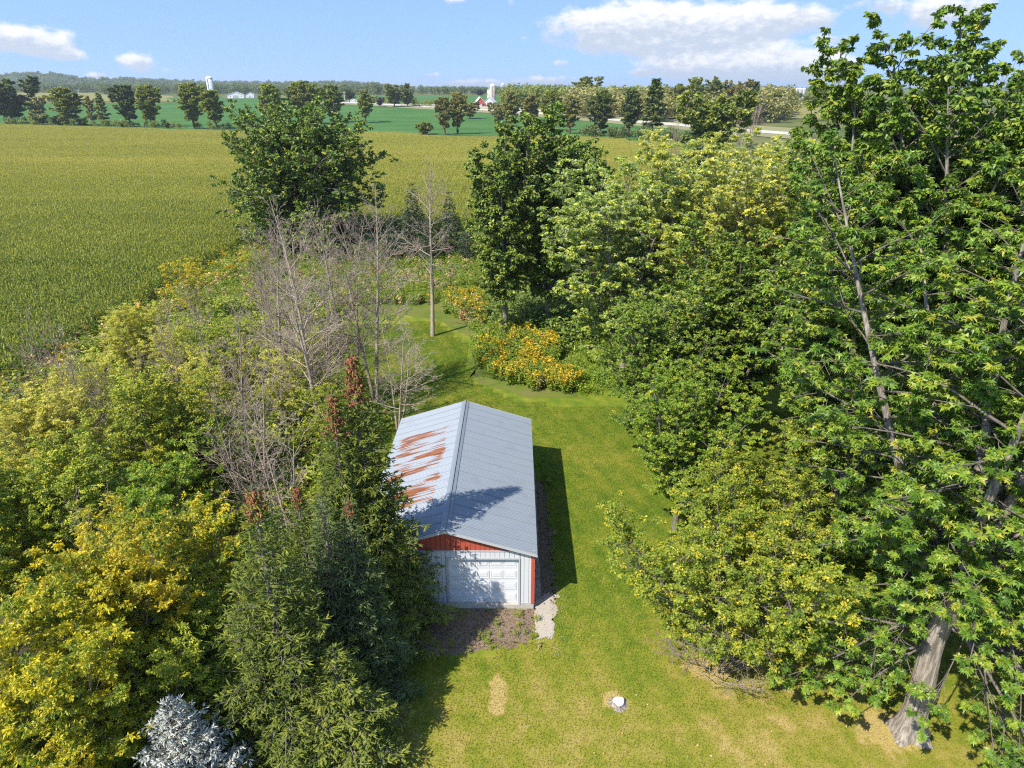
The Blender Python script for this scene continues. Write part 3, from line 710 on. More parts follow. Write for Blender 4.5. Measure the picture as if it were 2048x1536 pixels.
def blob_sheet(name, cx, cy, rx, ry, mat, dz, seed, rot=0, k=40, pw=2.0):
    r = np.random.default_rng(seed); a = np.arange(k)*2*np.pi/k
    ca, sa = np.cos(a), np.sin(a); rr = 1/((np.abs(ca)**pw+np.abs(sa)**pw)**(1/pw))*(1+.10*np.sin(3*a+seed)+.07*np.sin(5*a+2*seed)+r.normal(0, .05, k))
    x, y = rx*rr*ca, ry*rr*sa; c, s = math.cos(rot), math.sin(rot)
    V = np.stack([np.concatenate([[cx], cx+x*c-y*s]), np.concatenate([[cy], cy+x*s+y*c]), np.full(k+1, dz)], 1)
    i = np.arange(k); return structure(link(name, mesh_np(name, V, [np.stack([np.zeros(k, int), 1+i, 1+(i+1) % k], 1)], [mat])))
def meadow(t, P):
    a = t.noise(P, .35, 4, .6); b = t.noise(P, 5, 3, .6)
    c = t.ramp(a, [(.35, (.085, .13, .016)), (.5, (.13, .165, .024)), (.65, (.17, .16, .045))]); return t.mix(t.math('MULTIPLY', b, .4), c, (.10, .11, .03))
M['meadow'], _ = posmat('meadow_ground', meadow)
sheet('meadow', [(-35,62),(-22,61),(-12,64),(-6.5,61),(-3.5,56),(-3.2,47.2),(.6,44.2),(4.6,43.6)], [(-35,101),(-20,101),(-5,101),(4,101),(6,101),(8,95),(9,80),(8,62)], M['meadow'], .008, 70, 30, .2, 11)

# --- corn: each instance is a 4 m by 4 m block of real plants
M['corn'] = None
m, t = newmat('corn_leaf'); a_ = t.add('ShaderNodeAttribute', attribute_name='tint'); g_ = t.add('ShaderNodeNewGeometry'); P_ = g_.outputs['Position']
big = t.noise(t.mapping(P_, sca=(.012, .03, 0)), 1.0, 4, .6)
ripe = t.math('ADD', a_.outputs['Fac'], t.math('MULTIPLY', t.math('SUBTRACT', big, .5), .55))
sp_ = t.add('ShaderNodeSeparateXYZ'); t.link(P_, sp_.inputs[0])
ripe = t.math('ADD', ripe, t.smooth(sp_.outputs[1], 60, 190, -.08, .15))
band = t.math('ABSOLUTE', t.math('SUBTRACT', t.math('ADD', sp_.outputs[1], t.math('MULTIPLY', big, 14)), 205))
ripe = t.math('ADD', ripe, t.smooth(band, 7, 2, 0, .22), clamp=True)
cc = t.ramp(ripe, [(0, (.045, .095, .012)), (.3, (.125, .185, .020)), (.55, (.255, .285, .032)), (.8, (.39, .37, .048)), (1, (.50, .44, .08))])
hs = t.add('ShaderNodeHueSaturation'); t.link(t.math('MULTIPLY_ADD', g_.outputs['Random Per Island'], .34, .83), hs.inputs['Value']); t.link(cc, hs.inputs['Color'])
t.link(hs.outputs[0], t.b.inputs['Base Color']); t.b.inputs['Roughness'].default_value = .5; t.b.inputs['Specular IOR Level'].default_value = .3
tr_ = t.add('ShaderNodeBsdfTranslucent'); t.link(hs.outputs[0], tr_.inputs[0]); mx = t.add('ShaderNodeMixShader'); mx.inputs[0].default_value = .25
t.link(t.b.outputs[0], mx.inputs[1]); t.link(tr_.outputs[0], mx.inputs[2]); t.link(mx.outputs[0], t.o.inputs[0]); M['corn'] = m
def corn_block(seed, size=4.0):
    r = np.random.default_rng(seed); xs = np.arange(-size/2+.38, size/2, .76); P = []
    for x in xs:
        y = np.arange(-size/2, size/2, .20); P.append(np.stack([x+r.normal(0, .04, len(y)), y+r.normal(0, .05, len(y))], 1))
    P = np.concatenate(P); n = len(P); H = r.normal(2.25, .14, n)
    Vs, Fs, T, k0 = [], [], [], 0
    for j in range(8):                                    # arching leaves
        z = H*(.30+.085*j)+r.normal(0, .05, n); a = (j % 2)*np.pi+r.normal(0, .55, n)+1.2; L = r.normal(.62, .1, n)*(1-.05*j)
        d = np.stack([np.cos(a), np.sin(a), np.zeros(n)], 1); s = np.stack([-np.sin(a), np.cos(a), np.zeros(n)], 1)*.045
        b = np.concatenate([P, z[:, None]], 1); m1 = b+d*(L*.45)[:, None]+Z*(L*.40)[:, None]; e = b+d*(L*.98)[:, None]+Z*(L*r.uniform(-.25, .25, n))[:, None]
        V = np.stack([b-s*.7, b+s*.7, m1+s, m1-s, e], 1)
        q = (np.arange(n)*5)[:, None]+k0
        Fs.append(np.concatenate([q+np.array([[0,1,2]]), q+np.array([[0,2,3]]), q+np.array([[3,2,4]])])); Vs.append(V.reshape(-1, 3)); k0 += 5*n
        T.append(np.repeat(np.clip(r.normal(.26+.045*j, .13, n), 0, 1), 5))
    for j in range(3):                                    # tassel
        a = r.uniform(0, 6.3, n); d = np.stack([np.cos(a)*.13, np.sin(a)*.13, np.full(n, .30)], 1); s = np.stack([-np.sin(a), np.cos(a), np.zeros(n)], 1)*.022
        b = np.concatenate([P, (H*.97)[:, None]], 1); V = np.stack([b-s, b+s, b+d], 1)
        Fs.append((np.arange(n)*3)[:, None]+k0+np.array([[0,1,2]])); Vs.append(V.reshape(-1, 3)); k0 += 3*n; T.append(np.repeat(np.clip(r.normal(.86, .1, n), 0, 1), 3))
    return np.concatenate(Vs), [np.concatenate(Fs)], np.concatenate(T), 0
def cpx(L): return [(p.x, p.y) for p in (at(px, py, 2.3) for px, py in L)]
CORN = [(-37, 36), (-36, 84), (-32.5, 99), (-20, 103), (0, 104), (30, 103)]+cpx([(1392,352),(1346,325),(1315,311),(1279,293),(1244,277)])+cpx([(1140,270),(1000,272),(920,273),(860,270),(800,264),(740,263),(560,263),(400,260),(200,253),(0,248),(-100,247)])+[(-170, 36)]
CORN2 = cpx([(1254,283),(1300,279),(1345,281),(1380,300),(1345,318),(1300,299)])
rng = np.random.default_rng(5)
gx_, gy_ = np.meshgrid(np.arange(-330, 80, 4.0), np.arange(38, 420, 4.0)); gx_, gy_ = gx_.ravel(), gy_.ravel()
ok = (inside(CORN, gx_, gy_) | inside(CORN2, gx_, gy_)) & in_view(gx_, gy_, 1.0, 160)
px_, py_ = gx_[ok], gy_[ok]; n = len(px_)
scatter('corn', [corn_block(s) for s in (1, 2, 3)], [M['corn']], np.stack([px_, py_, h_ground(px_, py_)], 1),
        math.pi/2+rng.integers(0, 2, n)*math.pi, np.ones(n)*rng.uniform(.97, 1.06, n), rng.integers(0, 3, n))

# --- mown grass, block by block
def grass_block(seed, size=.75, nb=330, h=.055, wd=.012):
    r = np.random.default_rng(seed); P = r.uniform(-size/2, size/2, (nb, 2)); a = r.uniform(0, 6.3, nb); ln = r.uniform(.4, 1.2, nb)*h; tl = r.normal(0, .35, (nb, 2))
    s = np.stack([np.cos(a), np.sin(a), np.zeros(nb)], 1)*wd; b = np.concatenate([P, np.zeros((nb, 1))], 1); tip = b+np.concatenate([tl*ln[:, None], ln[:, None]], 1)
    return np.stack([b-s, b+s, tip], 1).reshape(-1, 3), [np.arange(nb*3).reshape(-1, 3)], np.repeat(r.uniform(0, 1, nb), 3), 0
LAWN = [(-5.5,12),(-5.2,19.9),(-1.2,20.2),(.9,20.6),(1.9,20.8),(2.0,33.0),(1,34.6),(-7.5,35.2),(-9,40),(-15,48),(-16,60),(-7,61),(-4,55),(-3.2,47),(1,43),(8,42),(30,42),(30,12)]
gx_, gy_ = np.meshgrid(np.arange(-16, 30, .75), np.arange(12, 62, .75)); gx_, gy_ = gx_.ravel(), gy_.ravel()
ok = inside(LAWN, gx_, gy_) & in_view(gx_, gy_, 0, 60); n = ok.sum()
scatter('grass', [grass_block(s) for s in (11, 12, 13)], [M['blades']], np.stack([gx_[ok], gy_[ok], np.zeros(n)], 1), rng.integers(0, 4, n)*math.pi/2, np.ones(n), rng.integers(0, 3, n))

# --- weeds, goldenrod and undergrowth
M['weed'] = leafmat('weed_leaf', [(0, (.05,.10,.012)), (.5, (.10,.15,.02)), (1, (.2,.22,.035))], trans=.3)
M['goldflower'] = leafmat('goldenrod_flower', [(0, (.13,.115,.012)), (.5, (.24,.18,.014)), (1, (.33,.24,.02))], trans=.25)
M['dryweed'] = leafmat('dry_weed', [(0, (.13,.10,.06)), (.5, (.20,.16,.09)), (1, (.28,.24,.12))], trans=.15)
def weed(seed, H=1.15, nstem=7, flower=True, dry=False):
    r = np.random.default_rng(seed); V, F, T, mi, k0 = [], [], [], [], 0
    for s in range(nstem):
        b = np.array([*r.uniform(-.28, .28, 2), 0]); h = H*r.uniform(.75, 1.1); tl = r.normal(0, .12, 2)
        nl = 14; z = r.uniform(.1, .95, nl)*h; C = b+np.stack([tl[0]*z, tl[1]*z, z], 1)
        lv, lf, _ = leaves(r, C, 'oval', .20, r.uniform(0, 6.3, nl), r.normal(.1, .4, nl), r.normal(0, .5, nl), np.zeros(nl))
        V.append(lv); F.append(lf+k0); k0 += len(lv); T.append(np.repeat(np.clip(r.normal(.45, .2, nl), 0, 1), 4)); mi.append(np.full(len(lf), 1 if dry else 0))
        st = np.array([b+[-.006,0,0], b+[.006,0,0], b+[tl[0]*h, tl[1]*h, h]]); V.append(st); F.append(np.array([[0,1,2]])+k0); k0 += 3; T.append(np.full(3, .4)); mi.append([1 if dry else 0])
        if flower:
            nf = 9; u = r.uniform(0, 1, nf); C = b+np.stack([tl[0]*h+r.normal(0, .05, nf), tl[1]*h+r.normal(0, .05, nf), h*(.84+.18*u)], 1)
            lv, lf, _ = leaves(r, C, 'kite', .15, r.uniform(0, 6.3, nf), r.normal(.25, .35, nf), r.normal(0, .7, nf), np.zeros(nf))
            V.append(lv); F.append(lf+k0); k0 += len(lv); T.append(np.repeat(r.uniform(0, 1, nf), 4)); mi.append(np.full(len(lf), 2))
    return np.concatenate(V), [np.concatenate(F)], np.concatenate(T), np.concatenate(mi)
WV = [weed(1), weed(2), weed(3, flower=False), weed(4, 1.0, 6, False, True)]
WM = [M['weed'], M['dryweed'], M['goldflower']]
def bed(name, poly, dens, probs, smin=.8, smax=1.15, seed=0):
    r = np.random.default_rng(seed); p = np.array(poly); lo, hi = p.min(0), p.max(0); N = int((hi-lo).prod()*dens)
    q = r.uniform(lo, hi, (N, 2)); q = q[inside(poly, q[:, 0], q[:, 1])]; n = len(q)
    return scatter(name, WV, WM, np.stack([q[:, 0], q[:, 1], np.zeros(n)], 1), r.uniform(0, 6.3, n), r.uniform(smin, smax, n), r.choice(4, n, p=probs))
bed('goldenrod', [(-2.3,49.2),(-.9,46.8),(1.2,45.0),(3.8,44.4),(5.2,46),(3.4,48.8),(.4,50.4)], 7, [.24,.16,.58,.02], .85, 1.15, 1)
bed('weeds', [(-3.2,53),(-2.6,49.4),(.3,50.4),(3,49.2),(4.2,53),(1.5,57),(-3,57)], 7, [.06,.06,.83,.05], .9, 1.3, 2)
bed('goldenrod', [(-7.2,70),(-6.6,63.5),(-4.4,60.5),(-3.2,57),(-2,62),(-3.4,70)], 5, [.10,.08,.62,.20], .8, 1.1, 3)
bed('meadow_weeds', [(-35,66),(-22,64),(-13,66.5),(-8,66),(-7,72),(0,74),(-4,98),(-33,98)], 3.0, [.015,.005,.76,.22], .7, 1.15, 4)
bed('field_edge_weeds', [(6,62),(30,60),(40,80),(42,100),(0,100),(0,76)], .7, [.1,.1,.6,.2], .9, 1.3, 5)
def bush_piece(seed, Rr=.8, n=420, leaf='oval', size=.17):
    r = np.random.default_rng(seed); v = nrm(r.normal(0, 1, (n, 3))); v[:, 2] = np.abs(v[:, 2]); C = v*Rr*r.uniform(.45, 1.05, (n, 1))*np.array([1, 1, 1.05])+r.normal(0, .08, (n, 3))
    C = C+.18*np.stack([np.sin(C[:, 1]*5), np.sin(C[:, 2]*5+1), np.sin(C[:, 0]*5)], 1)
    lv, lf, _ = leaves(r, C, leaf, size, r.uniform(0, 6.3, n), r.normal(-.2, .4, n), r.normal(0, .5, n), np.zeros(n)); tn = np.clip(r.normal(.42, .22, n), 0, 1)
    return lv, [lf], np.repeat(tn, len(LEAF[leaf][0])), 0
def undergrowth(name, poly, dens, mat, smin, smax, seed, **kw):
    r = np.random.default_rng(seed); p = np.array(poly); lo, hi = p.min(0), p.max(0); N = int((hi-lo).prod()*dens)
    q = r.uniform(lo, hi, (N, 2)); q = q[inside(poly, q[:, 0], q[:, 1])]; n = len(q)
    return scatter(name, [bush_piece(seed*3+k, **kw) for k in range(3)], [mat], np.stack([q[:, 0], q[:, 1], np.zeros(n)], 1), r.uniform(0, 6.3, n), r.uniform(smin, smax, n), r.integers(0, 3, n))
undergrowth('undergrowth', [(-36,40),(-34,64),(-25,72),(-17,66),(-14.5,52),(-9,37),(-8,29),(-10,24),(-16,20),(-26,26)], .62, M['ash'], .8, 2.1, 21)
undergrowth('undergrowth', [(-16,20),(-9.5,24),(-9,16),(-8.5,8),(-15,8)], .7, M['green'], .7, 1.6, 22)
undergrowth('undergrowth', [(-35,80),(-16,84),(-14,96),(-34,97)], .2, M['dark'], 1.0, 2.2, 23)
undergrowth('undergrowth', [(-1,57),(6,54),(9,62),(6,66),(-1,64)], .9, M['dark'], 1.2, 2.6, 24)
undergrowth('undergrowth', [(-40,34),(-34.5,34),(-33,60),(-31,96),(-36,98),(-38,60)], .5, M['ashpale'], .7, 1.5, 27)
bed('field_edge_weeds', [(-42,34),(-33,34),(-30,98),(-37,100)], 1.3, [.10,.08,.5,.32], .9, 1.6, 6)
undergrowth('undergrowth', [(3.8,45),(6.5,43.5),(9,46),(9,56),(5,53)], .8, M['green'], .6, 1.2, 26)
undergrowth('undergrowth', [(42.5,165),(55,180),(60,225),(50,222),(44,190)], .16, M['far_dark'], 1.2, 2.6, 25, size=.3)

# ================================================================== GARAGE
GX, GY, GRZ = -2.65, 22.57, -R_(.35)
def rust(name, rusty):
    m, t = newmat(name); g = t.add('ShaderNodeNewGeometry'); P = g.outputs['Position']; tcn = t.add('ShaderNodeTexCoord')
    n1 = t.noise(t.mapping(P, sca=(.5, 2.6, 0)), 2.0, 4, .6); n2 = t.noise(P, 1.1, 4, .6)
    base = t.mix(n1, (.235, .262, .29), (.295, .322, .35))
    base = t.mix(t.math('MULTIPLY', t.smooth(n2, .52, .72), .30), base, (.19, .21, .24))
    rou = .55
    if rusty:
        sp = t.add('ShaderNodeSeparateXYZ'); t.link(P, sp.inputs[0]); y = sp.outputs[1]; x = sp.outputs[0]
        st = t.noise(t.mapping(P, sca=(.22, 9.0, 0)), 1.6, 3, .6)               # streaks running down the slope
        bl = t.noise(t.mapping(P, loc=(3.1, 1.7, 0), sca=(.30, .75, 0)), 1.5, 2, .5)   # patches
        f = t.math('ADD', t.math('MULTIPLY', st, .95), t.math('MULTIPLY', bl, 1.1))
        win = t.math('MULTIPLY', t.smooth(y, 23.6, 25.6), t.smooth(y, 33.0, 31.6))
        win = t.math('MULTIPLY', win, t.math('MULTIPLY', t.smooth(x, -2.95, -3.5), t.smooth(x, -6.6, -5.6)))
        f = t.math('ADD', f, t.math('MULTIPLY_ADD', win, .40, -.40))
        mask = t.smooth(f, 1.00, 1.10)
        rc = t.ramp(t.noise(t.mapping(P, sca=(.6, 6, 0)), 3, 4, .65), [(.3, (.10, .036, .020)), (.5, (.20, .068, .028)), (.7, (.31, .13, .06))])
        base = t.mix(mask, base, rc)
        t.link(t.math('MULTIPLY_ADD', mask, -.25, .25), t.b.inputs['Metallic']); t.link(t.math('MULTIPLY_ADD', mask, .4, rou), t.b.inputs['Roughness'])
    else:
        t.b.inputs['Metallic'].default_value = .25; t.b.inputs['Roughness'].default_value = rou
    t.link(base, t.b.inputs['Base Color']); return m
M['galv'] = rust('galvanised_steel', False); M['galv_rust'] = rust('rusting_galvanised_steel', True)
M['white'] = simple('white_painted_steel', (.58, .585, .59), .45, var=.05)
M['doorwhite'] = simple('white_door_paint', (.64, .645, .65), .4, var=.03)
M['red'] = simple('red_painted_steel', (.43, .085, .052), .45, var=.12)
M['conc'] = simple('concrete', (.42, .39, .34), .9, var=.25, scale=5)
M['trim'] = simple('pale_grey_trim', (.42, .43, .43), .5, var=.08)
M['darkgap'] = simple('dark_interior', (.03, .03, .03), .9)
m, t = newmat('window_glass'); t.b.inputs['Base Color'].default_value = (.015, .018, .02, 1); t.b.inputs['Roughness'].default_value = .08; M['glass'] = m
g = tag(empty('garage', (GX, GY, 0), GRZ), 'long metal garage with rust streaked grey roof, red gable and white overhead door', 'garage')
HW = 3.55; LEN = 11.75; ZE = 2.93; SL = .31; ZF = .30       # half width, length, eave height, slope, foundation
def zr(x): return ZE-.02+(HW-abs(x))*SL                     # underside of roof line at the wall
DX0, DX1, DZ1 = .02, 2.92, 2.53                             # door opening (local x)
WX0, WX1, WZ0, WZ1 = -2.30, -1.30, 1.02, 1.92               # window opening
b = MB(); b.box(-HW, DX0-.06, 0, .16, -.3, ZF); b.box(DX1+.06, HW, 0, .16, -.3, ZF); b.box(-HW, -HW+.16, .16, LEN, -.3, ZF); b.box(HW-.16, HW, .16, LEN, -.3, ZF); b.box(-HW+.16, HW-.16, LEN-.16, LEN, -.3, ZF)
b.box(DX0-.06, DX1+.06, .0, .5, -.3, .205); b.build('foundation', M['conc'], g)
# siding boards of the front: each with its ribbed edge
x = -HW+.0; W = .197; cache = {}
def board(x0, x1, z0, z1, nm, mat):
    if x1-x0 < .02: return
    key = (round(x1-x0, 3), round(z1-z0, 3), mat.name)
    if key not in cache:
        w_ = x1-x0; b = MB(); b.box(0, w_-.012, -.03, 0, 0, z1-z0); b.box(w_-.026, w_-.013, -.037, -.0305, 0, z1-z0); cache[key] = b.mesh(nm, mat)
    link(nm, cache[key], g, (x0, 0.045, z0))
while x < HW-.001:
    x1 = min(HW, x+W)
    spans = [(ZF, ZE-.03)]
    if x1 > DX0-.07 and x < DX1+.07: spans = [(DZ1+.07, ZE-.03)]
    elif x1 > WX0 and x < WX1: spans = [(ZF, WZ0-.05), (WZ1+.05, ZE-.03)]
    for z0, z1 in spans:
        if len(spans) == 1 and z0 == ZF and x < DX0-.07 < x1: board(x, DX0-.07, z0, z1, 'siding_board', M['white'])
        elif x < DX1+.07 < x1: board(x, DX1+.07, DZ1+.07, z1, 'siding_board', M['white']); board(DX1+.075, x1, ZF, z1, 'siding_board', M['white'])
        elif x < DX0-.07 < x1: board(x, DX0-.07, ZF, z1, 'siding_board', M['white']); board(DX0-.065, x1, DZ1+.07, z1, 'siding_board', M['white'])
        else: board(x, x1, z0, z1, 'siding_board', M['white'])
    # gable board, cut to the roof slope
    gb = MB(); xa, xb = x, x1-.012
    if xa < 0 < xb: poly = [(xa, ZE+.03), (xb, ZE+.03), (xb, zr(xb)), (0, zr(0)), (xa, zr(xa))]
    else: poly = [(xa, ZE+.03), (xb, ZE+.03), (xb, max(ZE+.031, zr(xb))), (xa, max(ZE+.031, zr(xa)))]
    if max(zr(xa), zr(xb)) > ZE+.05:
        gb.prism(poly, .012, .045); gb.box(xb-.022, xb-.001, -.002, .0115, ZE+.03, max(ZE+.032, min(zr(xb), zr(xb-.022)))); gb.build('gable_board', M['red'], g)
    x = x1
b = MB(); b.box(-HW, HW, .05, .12, ZF, WZ0-.05)   # dark backing behind the board joints, around the openings
b.v.clear(); b.f.clear(); b.n = 0
b.box(-HW+.01, WX0, .05, .10, ZF, ZE); b.box(WX0, WX1, .05, .10, ZF, WZ0); b.box(WX0, WX1, .05, .10, WZ1, ZE); b.box(WX1, DX0-.02, .05, .10, ZF, ZE); b.box(DX1+.02, HW-.01, .05, .10, ZF, ZE); b.box(DX0-.02, DX1+.02, .05, .10, DZ1+.02, ZE)
b.prism([(-HW+.01, ZE+.003), (HW-.01, ZE+.003), (HW-.01, zr(HW)-.0), (0, zr(0)-.005), (-HW+.01, zr(HW)-.0)], .05, .10); b.build('wall', M['darkgap'], g)
b = MB(); b.box(-HW-.01, HW+.01, -.012, .048, ZE-.028, ZE+.028); b.build('drip_edge', M['trim'], g)
b = MB(); b.box(HW-.12, HW+.03, -.022, .010, ZF-.02, ZE-.03); b.box(HW+.006, HW+.03, .011, .15, ZF-.02, ZE-.03); b.build('corner_trim', M['red'], g)
b = MB(); b.box(-HW-.03, -HW+.12, -.022, .010, ZF-.02, ZE-.03); b.box(-HW-.03, -HW-.006, .011, .15, ZF-.02, ZE-.03); b.build('corner_trim', M['red'], g)
b = MB(); b.box(DX0-.065, DX0, -.02, .24, .206, DZ1+.065); b.box(DX1, DX1+.065, -.02, .24, .206, DZ1+.065); b.box(DX0+.001, DX1-.001, -.02, .24, DZ1, DZ1+.064); b.build('door_trim', M['trim'], g)
# ribbed side and back walls, each panel its own piece
def ribbed(nm, n, w_, h_, mat):
    b = MB(); b.box(0, w_-.01, -.02, 0, 0, h_)
    for k in range(n): xx = (k+.5)*w_/n; b.box(xx-.02, xx+.02, -.038, -.0205, 0, h_)
    return b.mesh(nm, mat)
side = ribbed('siding_panel', 4, .91, ZE-ZF-.03, M['white']); sred = ribbed('siding_panel', 4, .91, ZE-ZF-.03, M['red'])
for k in range(12):
    o = link('siding_panel', sred, g, (HW-.012, .16+k*.955, ZF)); o.rotation_euler.z = math.pi/2
    o = link('siding_panel', side, g, (-HW+.012, .16+k*.955+.92, ZF)); o.rotation_euler.z = -math.pi/2
for k in range(7):
    o = link('siding_panel', side, g, (HW-k*1.0-.04, LEN-.02, ZF)); o.rotation_euler.z = math.pi; o.scale.x = 1.07
b = MB(); b.prism([(-HW, ZE-.02), (HW, ZE-.02), (HW, zr(HW)), (0, zr(0)), (-HW, zr(HW))], LEN-.04, LEN); b.build('rear_gable', M['red'], g)
# overhead door: four sections, five raised panels in each
dr = MB(); DH = (DZ1-.21)/4
for r in range(4): dr.box(DX0+.006, DX1-.006, .17, .215, .212+r*DH, .212+(r+1)*DH-.010)
dr.box(DX0+.006, DX1-.006, .18, .214, .2065, .2115)
door = dr.build('garage_door', M['doorwhite'], g)
pm = MB(); pw, ph = .46, .34
def frus(b, w_, h_, dpt, inset):
    b.v += [(0,0,0),(w_,0,0),(w_,0,h_),(0,0,h_),(inset,-dpt,inset),(w_-inset,-dpt,inset),(w_-inset,-dpt,h_-inset),(inset,-dpt,h_-inset)]
    n = b.n; b.f += [tuple(n+i for i in q) for q in ((4,5,6,7),(0,1,5,4),(1,2,6,5),(2,3,7,6),(3,0,4,7))]; b.n += 8
def ring(b, w_, h_, t_, d_):
    b.box(-t_, w_+t_, -d_, -.001, -t_, 0); b.box(-t_, w_+t_, -d_, -.001, h_, h_+t_); b.box(-t_, 0, -d_, -.001, .0005, h_-.0005); b.box(w_, w_+t_, -d_, -.001, .0005, h_-.0005)
frus(pm, pw, ph, .022, .06); ring(pm, pw, ph, .022, .020); panel_me = pm.mesh('door_panel', M['doorwhite'])
for r in range(4):
    for c in range(5): link('door_panel', panel_me, door, (DX0+.055+c*(DX1-DX0-.075)/5+.02, .1695, .212+r*DH+.11))
b = MB(); b.box(1.38, 1.58, .135, .169, .29, .32); b.build('handle', M['trim'], door)
# window
b = MB(); b.box(WX0, WX0+.06, .0, .09, WZ0, WZ1); b.box(WX1-.06, WX1, .0, .09, WZ0, WZ1); b.box(WX0+.061, WX1-.061, .0, .09, WZ1-.06, WZ1); b.box(WX0+.061, WX1-.061, .0, .09, WZ0, WZ0+.06); b.box(WX0+.061, WX1-.061, .02, .08, (WZ0+WZ1)/2-.02, (WZ0+WZ1)/2+.02)
wn = b.build('window', M['trim'], g); b = MB(); b.box(WX0+.06, WX1-.06, .092, .10, WZ0+.06, WZ1-.06); b.build('pane', M['glass'], wn)
# roof: corrugated sheets
OV = .12; Y0, Y1 = -.24, 11.95; NS = 18; SW = (Y1-Y0)/NS; nc = 7
hx = HW+OV; sl_len = math.hypot(hx-.02, (hx-.02)*SL)
def corr(side_):
    V, F = [], []; kk = nc*6
    for j in range(kk+1):
        y = j*(SW+.03)/kk; z = .015*math.cos(2*math.pi*j/6)
        for s in (0.0, 1.0):
            xx = .02+(hx-.02)*s; V.append((side_*xx, y, -xx*SL+z))
    for j in range(kk):
        q = (2*j, 2*j+1, 2*j+3, 2*j+2); F.append(q if side_ < 0 else q[::-1])
    me = bpy.data.meshes.new('roof_sheet'); me.from_pydata(V, [], F); me.materials.append(M['galv_rust'] if side_ < 0 else M['galv'])
    me.polygons.foreach_set('use_smooth', [True]*len(F)); me.update(); return me
cl_, cr_ = corr(-1), corr(1); ZRG = zr(0)+.045; rr_ = random.Random(4)
for k in range(NS):
    for me in (cl_, cr_): link('roof_sheet', me, g, (0, Y0+k*SW, ZRG+(.004 if k % 2 else 0)+rr_.uniform(-.001, .001)))
b = MB()
for s in (-1, 1): b.quad_face([(s*.0, Y0-.02, ZRG+.030), (s*.19, Y0-.02, ZRG+.030-.19*SL), (s*.19, Y1+.02, ZRG+.030-.19*SL), (0, Y1+.02, ZRG+.030)][::s])
for s in (-1, 1): b.quad_face([(s*.19, Y0-.02, ZRG+.030-.19*SL), (s*.195, Y0-.02, ZRG+.004-.19*SL), (s*.195, Y1+.02, ZRG+.004-.19*SL), (s*.19, Y1+.02, ZRG+.030-.19*SL)][::s])
b.prism([(-.05, ZRG+.030), (.05, ZRG+.030), (.03, ZRG+.062), (-.03, ZRG+.062)], Y0-.02, Y1+.02); b.build('ridge_cap', M['galv'], g)
for s in (-1, 1):
    for yy, dpt in ((Y0-.014, .012), (Y1, .012)):
        b = MB(); poly = [(s*hx, ZRG-hx*SL-.10), (s*.0, ZRG-.10), (0, ZRG+.024), (s*hx, ZRG-hx*SL+.024)]; b.prism(poly if s < 0 else poly[::-1], yy, yy+dpt); b.build('rake_trim', M['trim'], g)
b = MB(); b.prism([(-hx+.05, ZRG-(hx-.05)*SL-.05), (0, ZRG-.05), (0, ZRG-.032), (-hx+.05, ZRG-(hx-.05)*SL-.032)], Y0+.01, Y1-.01); b.prism([(0.0005, ZRG-.05), (hx-.05, ZRG-(hx-.05)*SL-.05), (hx-.05, ZRG-(hx-.05)*SL-.032), (0.0005, ZRG-.032)], Y0+.01, Y1-.01); b.build('roof_deck', M['darkgap'], g)

# ================================================================== SMALL YARD THINGS
g_ = at(1237, 1408)
def stump():
    b = MB(); b.lathe([(.34, 0), (.27, .03), (.225, .08), (.215, .13), (.205, .145)], 22, ripple=lambda a, z: .10*math.sin(3*a+1)+.06*math.sin(5*a)+.25*max(0, .1-z)*math.sin(4*a))
    t = tag(empty('tree_stump', (g_.x, g_.y, 0), .4), 'pale cut tree stump in the open mown lawn', 'stump')
    b.build('bark', M['bark_maple'], t)
    m, n = newmat('cut_wood'); tcn = n.add('ShaderNodeTexCoord'); wv = n.add('ShaderNodeTexWave', wave_type='RINGS', rings_direction='Z'); n.link(tcn.outputs['Object'], wv.inputs[0])
    wv.inputs['Scale'].default_value = 9; wv.inputs['Distortion'].default_value = 3; wv.inputs['Detail'].default_value = 4
    n.link(n.mix(wv.outputs['Fac'], (.50, .47, .46), (.68, .66, .66)), n.b.inputs['Base Color']); n.b.inputs['Roughness'].default_value = .9
    c = MB(); c.lathe([(.203, .1465), (.185, .165)], 22, ripple=lambda a, z: .10*math.sin(3*a+1)+.06*math.sin(5*a)); c.build('cut_face', m, t)
stump()
# white clothes post by the small yellowing tree
t = tag(empty('clothesline_post', (10.35, 21.7, 0), R_(4)), 'white T shaped clothesline post half hidden by the yellowing tree', 'clothesline post')
b = MB(); b.lathe([(.045, 0), (.045, 1.93)], 12); b.build('post', M['white'], t)
b = MB(); b.box(-.55, .55, -.04, .04, 1.932, 2.01); b.build('crossbar', M['white'], t)
for s in (-1, 1):
    b = MB(); b.prism([(s*.05, 1.55), (s*.05, 1.49), (s*.42, 1.90), (s*.42, 1.931)][::s], -.02, .02); b.build('brace', M['white'], t)
